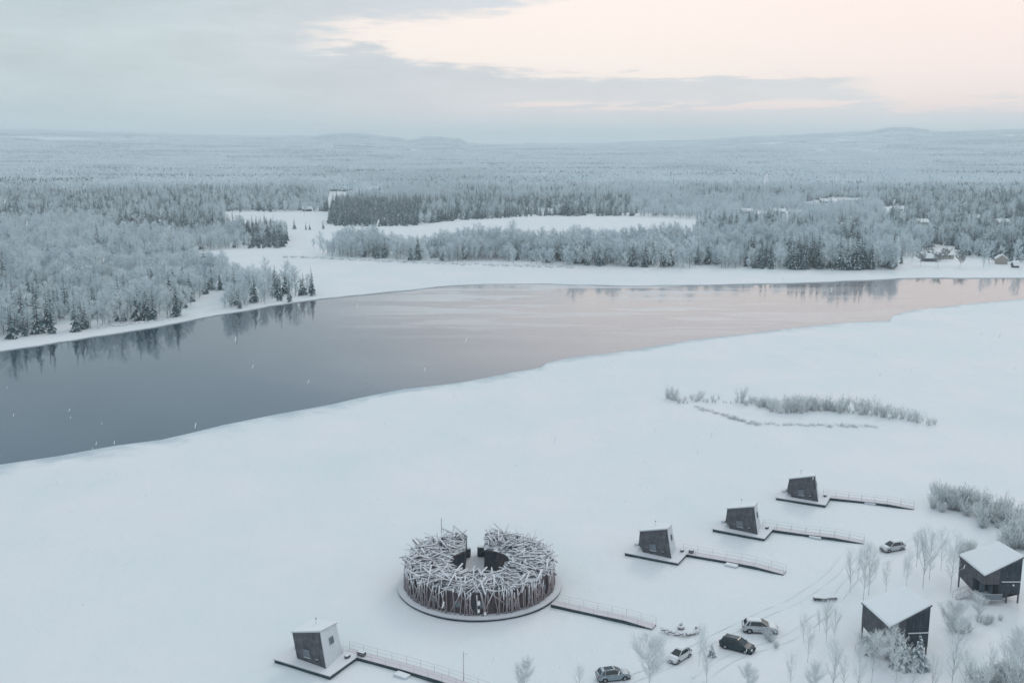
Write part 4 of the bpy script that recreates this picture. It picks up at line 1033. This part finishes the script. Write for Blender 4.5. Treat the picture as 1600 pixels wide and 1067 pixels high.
# ------------------------------------------------------------------ cars
def make_car(paint, roofsnow=0.0):
    t = empty('parked_car')
    prof = [(-2.24, .40), (-2.31, .60), (-2.30, .84), (-2.20, 1.00), (-1.95, 1.07), (-.6, 1.06), (.9, 1.02), (1.45, .99), (1.85, .92), (2.13, .80), (2.28, .64), (2.30, .48), (2.24, .34), (2.05, .28)]
    def arch(cx): return [(cx+.40*math.cos(R(a)), .33+.40*math.sin(R(a))) for a in range(0, 181, 20)]
    prof += [(1.80, .28)]+arch(1.38)[0:]+[(.9, .26), (-.9, .26)]+arch(-1.38)+[(-1.85, .3), (-2.1, .32)]
    b = MB()
    def side(sg):
        def f(x, z):
            yy = .92-(.09 if z > .9 else .03 if z < .35 else 0)-(.17*max(0, (abs(x)-1.6)/.7)**1.6)
            return (x, sg*yy, z)
        return f
    b.prism(prof, 0, 0, 0, side(-1), side(1)); body = b.build('body', paint, t); bevel(body, .07, 3)
    g = MB()  # greenhouse
    P = [(-2.10, -.80, 1.03), (1.18, -.78, 1.0), (1.18, .78, 1.0), (-2.10, .80, 1.03), (-1.62, -.60, 1.56), (.22, -.61, 1.60), (.22, .61, 1.60), (-1.62, .60, 1.56)]
    g.hexa(P); bevel(g.build('windows', 'car_glass', t), .09, 3)
    r = MB(); r.hexa([(-1.78, -.60, 1.54), (.20, -.62, 1.575), (.20, .62, 1.575), (-1.78, .60, 1.54), (-1.60, -.47, 1.64), (.02, -.50, 1.68), (.02, .50, 1.68), (-1.60, .47, 1.64)]); rf = r.build('roof', paint, t); bevel(rf, .06, 3)
    pl = MB()
    for sg in (-1, 1):
        for xa, xb, w_ in ((1.14, .22, .045), (-1.42, -1.25, .05), (-2.0, -1.58, .12)):
            pl.hexa([(xa-w_, sg*.765, 1.02), (xa+w_, sg*.765, 1.02), (xa+w_, sg*.835, 1.02), (xa-w_, sg*.835, 1.02), (xb-w_, sg*.56, 1.58), (xb+w_, sg*.56, 1.58), (xb+w_, sg*.63, 1.58), (xb-w_, sg*.63, 1.58)])
    pl.build('pillars', paint, t)
    for cx in (1.38, -1.38):
        for sg in (-1, 1):
            wv = MB(); wv.tube((cx, sg*.70, .34), (cx, sg*.90, .34), .34, n=18); wo = wv.build('wheel', 'rubber', t)
            rv = MB(); rv.tube((cx, sg*.90, .34), (cx, sg*.925, .34), .21, .18, n=10); rv.build('rim', 'rim', wo)
    for sg in (-1, 1):
        h = MB(); h.box(2.10, 2.27, sg*.62-.17, sg*.62+.17, .66, .80); bevel(h.build('headlight', 'head_light', t), .03)
        h = MB(); h.box(-2.30, -2.20, sg*.68-.14, sg*.68+.14, .80, 1.0); bevel(h.build('taillight', 'tail_light', t), .02)
        h = MB(); h.box(.72, .9, sg*.98-.09, sg*.98+.09, 1.0, 1.14); bevel(h.build('mirror', paint, t), .03)
    h = MB(); h.box(2.26, 2.32, -.42, .42, .50, .66); h.build('grille', 'rubber', t)
    h = MB(); h.box(-2.33, -2.27, -.26, .26, .62, .74); h.build('number_plate', 'frame', t)
    h = MB(); h.box(-2.2, 2.2, -.86, .86, .18, .262); h.build('underbody', 'rubber', t)
    if roofsnow:
        s = MB(); s.hexa([(-1.6, -.48, 1.64), (.03, -.50, 1.675), (.03, .50, 1.675), (-1.6, .48, 1.64), (-1.5, -.42, 1.64+roofsnow), (-.08, -.44, 1.68+roofsnow), (-.08, .44, 1.68+roofsnow), (-1.5, .42, 1.64+roofsnow)])
        bevel(s.build('roof_snow', 'snow', rf), .05)
        s = MB(); s.hexa([(1.2, -.72, 1.0), (1.8, -.70, .94), (1.8, .70, .94), (1.2, .72, 1.0), (1.24, -.66, 1.02+roofsnow*.8), (1.7, -.66, .955+roofsnow*.8), (1.7, .66, .955+roofsnow*.8), (1.24, .66, 1.02+roofsnow*.8)]); bevel(s.build('bonnet_snow', 'snow', body), .04)
    return t
carw = make_car('paint_blue_grey'); cark = make_car('paint_black'); cars_ = make_car('paint_silver', .05); carx = make_car('paint_white', .12)
def put(o, px, py, rz, label, sc=1.0):
    p = ga(px, py); o.location = p; o.rotation_euler = (0, 0, R(rz)); o.scale = (sc,)*3; tag(o, label, 'car', 'cars parked on the snow')
put(carw, 958, 1060, 12, 'pale blue grey hatchback with dark glass roof parked at the bottom edge', .93)
sr = MB(); sr.box(-1.3, -.1, -.40, .40, 1.655, 1.69); sr.build('sunroof', 'car_glass', carw)
put(cark, 1152, 1014, -33, 'black estate car parked in the middle of the parking ground')
put(cars_, 1187, 986, -8, 'silver estate car parked behind the black one', 1.05)
put(carx, 1061, 1029, 226, 'white compact car under snow partly hidden by birch twigs', .85)
cx2 = make_car('paint_silver', .10); put(cx2, 1394, 859, 200, 'snow covered car standing alone beyond the slender birches', .92)

# ------------------------------------------------------------------ small things by the parking ground
p = at(724.5, 1066, ZI+.1); o = empty('lamp_post', p)
b = MB(); b.tube((0, 0, -.2), (0, 0, 4.3), .06, .045, 8); b.build('pole', 'rail', o)
b = MB(); b.tube((0, 0, 4.05), (.55, -.1, 3.95), .05, .19, 8); b.tube((.0, 0, 4.0), (0, 0, 4.45), .08, .05, 8); b.build('lamp_head', 'lamp_glass', o)
tag(o, 'thin lamp post with a white head beside the lowest left footbridge', 'lamp post')
# curved log bench round the fire place
o = empty('log_bench', ga(1064, 985)); 
for k in range(15):
    a = R(186+k*12.6); r1 = 1+rnd.gauss(0, .05); L = rnd.uniform(.5, .95); c = Vector((2.35*r1*math.cos(a), 1.7*r1*math.sin(a), rnd.uniform(.22, .5)))
    dv = Vector((-math.sin(a)+rnd.gauss(0, .5), math.cos(a)*.75+rnd.gauss(0, .4), rnd.gauss(0, .25))).normalized()*L*.5
    b = MB(); b.tube(c-dv, c+dv, rnd.uniform(.17, .27), rnd.uniform(.14, .22), n=8); b.build('log', 'snowy_log', o)
tag(o, 'curved dark log bench dusted with snow near the end of the wooden footbridge', 'bench')
b = MB(); b.tube((0, 0, 0), (0, 0, .55), .45, .5, 12); b.tube((-.1, 0, .5), (.15, .1, 1.0), .2, .12, 7); o = b.build('fire_bowl', 'snowy_log'); o.location = ga(1064, 982); tag(o, 'snowy fire bowl in the middle of the curved log bench', 'fire pit')
def bench(px, py, rz, lab):
    o = empty('snowy_bench', ga(px, py), R(rz)); b = MB(); b.box(-.95, .95, -.32, .32, .2, .46, 0, 0); st_ = b.build('seat', 'dark_cladding', o); b = MB(); b.box(-.93, .93, -.30, .30, .463, .6); bevel(b.build('seat_snow', 'snow', st_), .05)
    for x in (-.65, .65): b = MB(); b.box(x-.05, x+.05, -.2, .2, -.1, .34); b.build('leg', 'dark_cladding', o)
    tag(o, lab, 'bench')
bench(1281, 938, -12, 'low snowy bench on the open snow, left of the angled pair'); bench(1297, 937, 6, 'low snowy bench on the open snow, right of the angled pair')
shrub(1204, 1002, .45, 'small frosted bush beside the front wheel of the silver car', None, SHN); shrub(1212, 1012, .3, 'low snowy bush below the silver car', None, SHN)
shrub(1200, 997, .42, 'upright frosted shrub against the silver car', None, SHN)
# car tracks pressed in the snow
def track(line, lab):
    P = [at(x, y, ZI).xy for x, y in line]; out = []
    for a, b_ in zip(P[:-1], P[1:]):
        for i in range(12): out.append(a.lerp(b_, i/12))
    out.append(P[-1])
    # smooth
    for _ in range(12): out = [out[0]]+[(out[i-1]+out[i]*2+out[i+1])/4 for i in range(1, len(out)-1)]+[out[-1]]
    mb = MB()
    for off in (-.8, .8):
        L = []
        for i in range(len(out)):
            dv = (out[min(i+1, len(out)-1)]-out[max(i-1, 0)]).normalized(); sd = Vector((-dv.y, dv.x)); k = .16*(1+.3*noise.noise(Vector((i*.3, off, 0))))
            L.append((out[i]+sd*(off-k), out[i]+sd*(off+k)))
        for i in range(len(L)-1):
            q = [L[i][0], L[i][1], L[i+1][1], L[i+1][0]]
            mb.face([(v.x, v.y, gz(v.x, v.y)+.03) for v in q])
    o = mb.build('tyre_tracks', 'track'); tag(o, kind='structure')
mat('track', rough=.8, fn=lambda n, b: n.put(b.inputs['Base Color'], n.mix(noise_t(n, world_pos(n), .7, 3), (.735, .785, .81, 1), (.79, .82, .84, 1))))
track([(1090,1066),(1140,1030),(1230,1000),(1290,960),(1330,905),(1390,872),(1440,840)], '')
track([(975,1066),(1030,1045),(1110,1000),(1180,965),(1240,940),(1300,900),(1320,870)], '')

# ------------------------------------------------------------------ falling snow
b = MB(); fr = random.Random(5)
for i in range(150):
    y = fr.uniform(3.0, 14); x = fr.uniform(-.55, .55)*y; z = HC+fr.uniform(-.55, -.02)*y
    s = fr.uniform(.003, .0085)*(.6+y/12)
    dv = Vector((fr.gauss(.35, .15), fr.uniform(-.3, .3), 1)).normalized()*s*1.6
    for k in range(3):
        c = Vector((x, y, z))+dv*(k-1)*.8; b.tube(c-dv*.5, c+dv*.5, s*.5, s*fr.uniform(.2, .5), 6)
mf = bpy.data.materials.new('flake'); mf.use_nodes = True; mf.node_tree.nodes.clear(); M['flake'] = mf; nf = NT(mf.node_tree)
df = nf.n('ShaderNodeBsdfDiffuse', {'Color': (.92, .94, .95, 1)}); tl_ = nf.n('ShaderNodeBsdfTranslucent', {'Color': (.92, .94, .95, 1)}); tp = nf.n('ShaderNodeBsdfTransparent')
m1_ = nf.n('ShaderNodeMixShader', {0: .5, 1: df.outputs[0], 2: tl_.outputs[0]}); m2_ = nf.n('ShaderNodeMixShader', {0: .5, 1: tp.outputs[0], 2: m1_.outputs[0]}); nf.n('ShaderNodeOutputMaterial', {0: m2_.outputs[0]})
tag(b.build('falling_snow', 'flake'), 'loose snowflakes drifting through the air over the river', 'snowfall', kind='stuff')

# ------------------------------------------------------------------ haze
mh = bpy.data.materials.new('haze'); mh.use_nodes = True; t = mh.node_tree; t.nodes.clear()
pv = t.nodes.new('ShaderNodeVolumePrincipled'); pv.inputs['Density'].default_value = 1.75e-4; pv.inputs['Color'].default_value = (.85, .95, .99, 1); pv.inputs['Anisotropy'].default_value = .2
ot = t.nodes.new('ShaderNodeOutputMaterial'); t.links.new(pv.outputs[0], ot.inputs['Volume'])
M['haze'] = mh
b = MB(); b.box(-13500, 13500, -3100, 13500, -1.5, 235); tag(b.build('haze', 'haze'), 'pale blue winter haze lying over the whole valley', 'haze', kind='stuff')
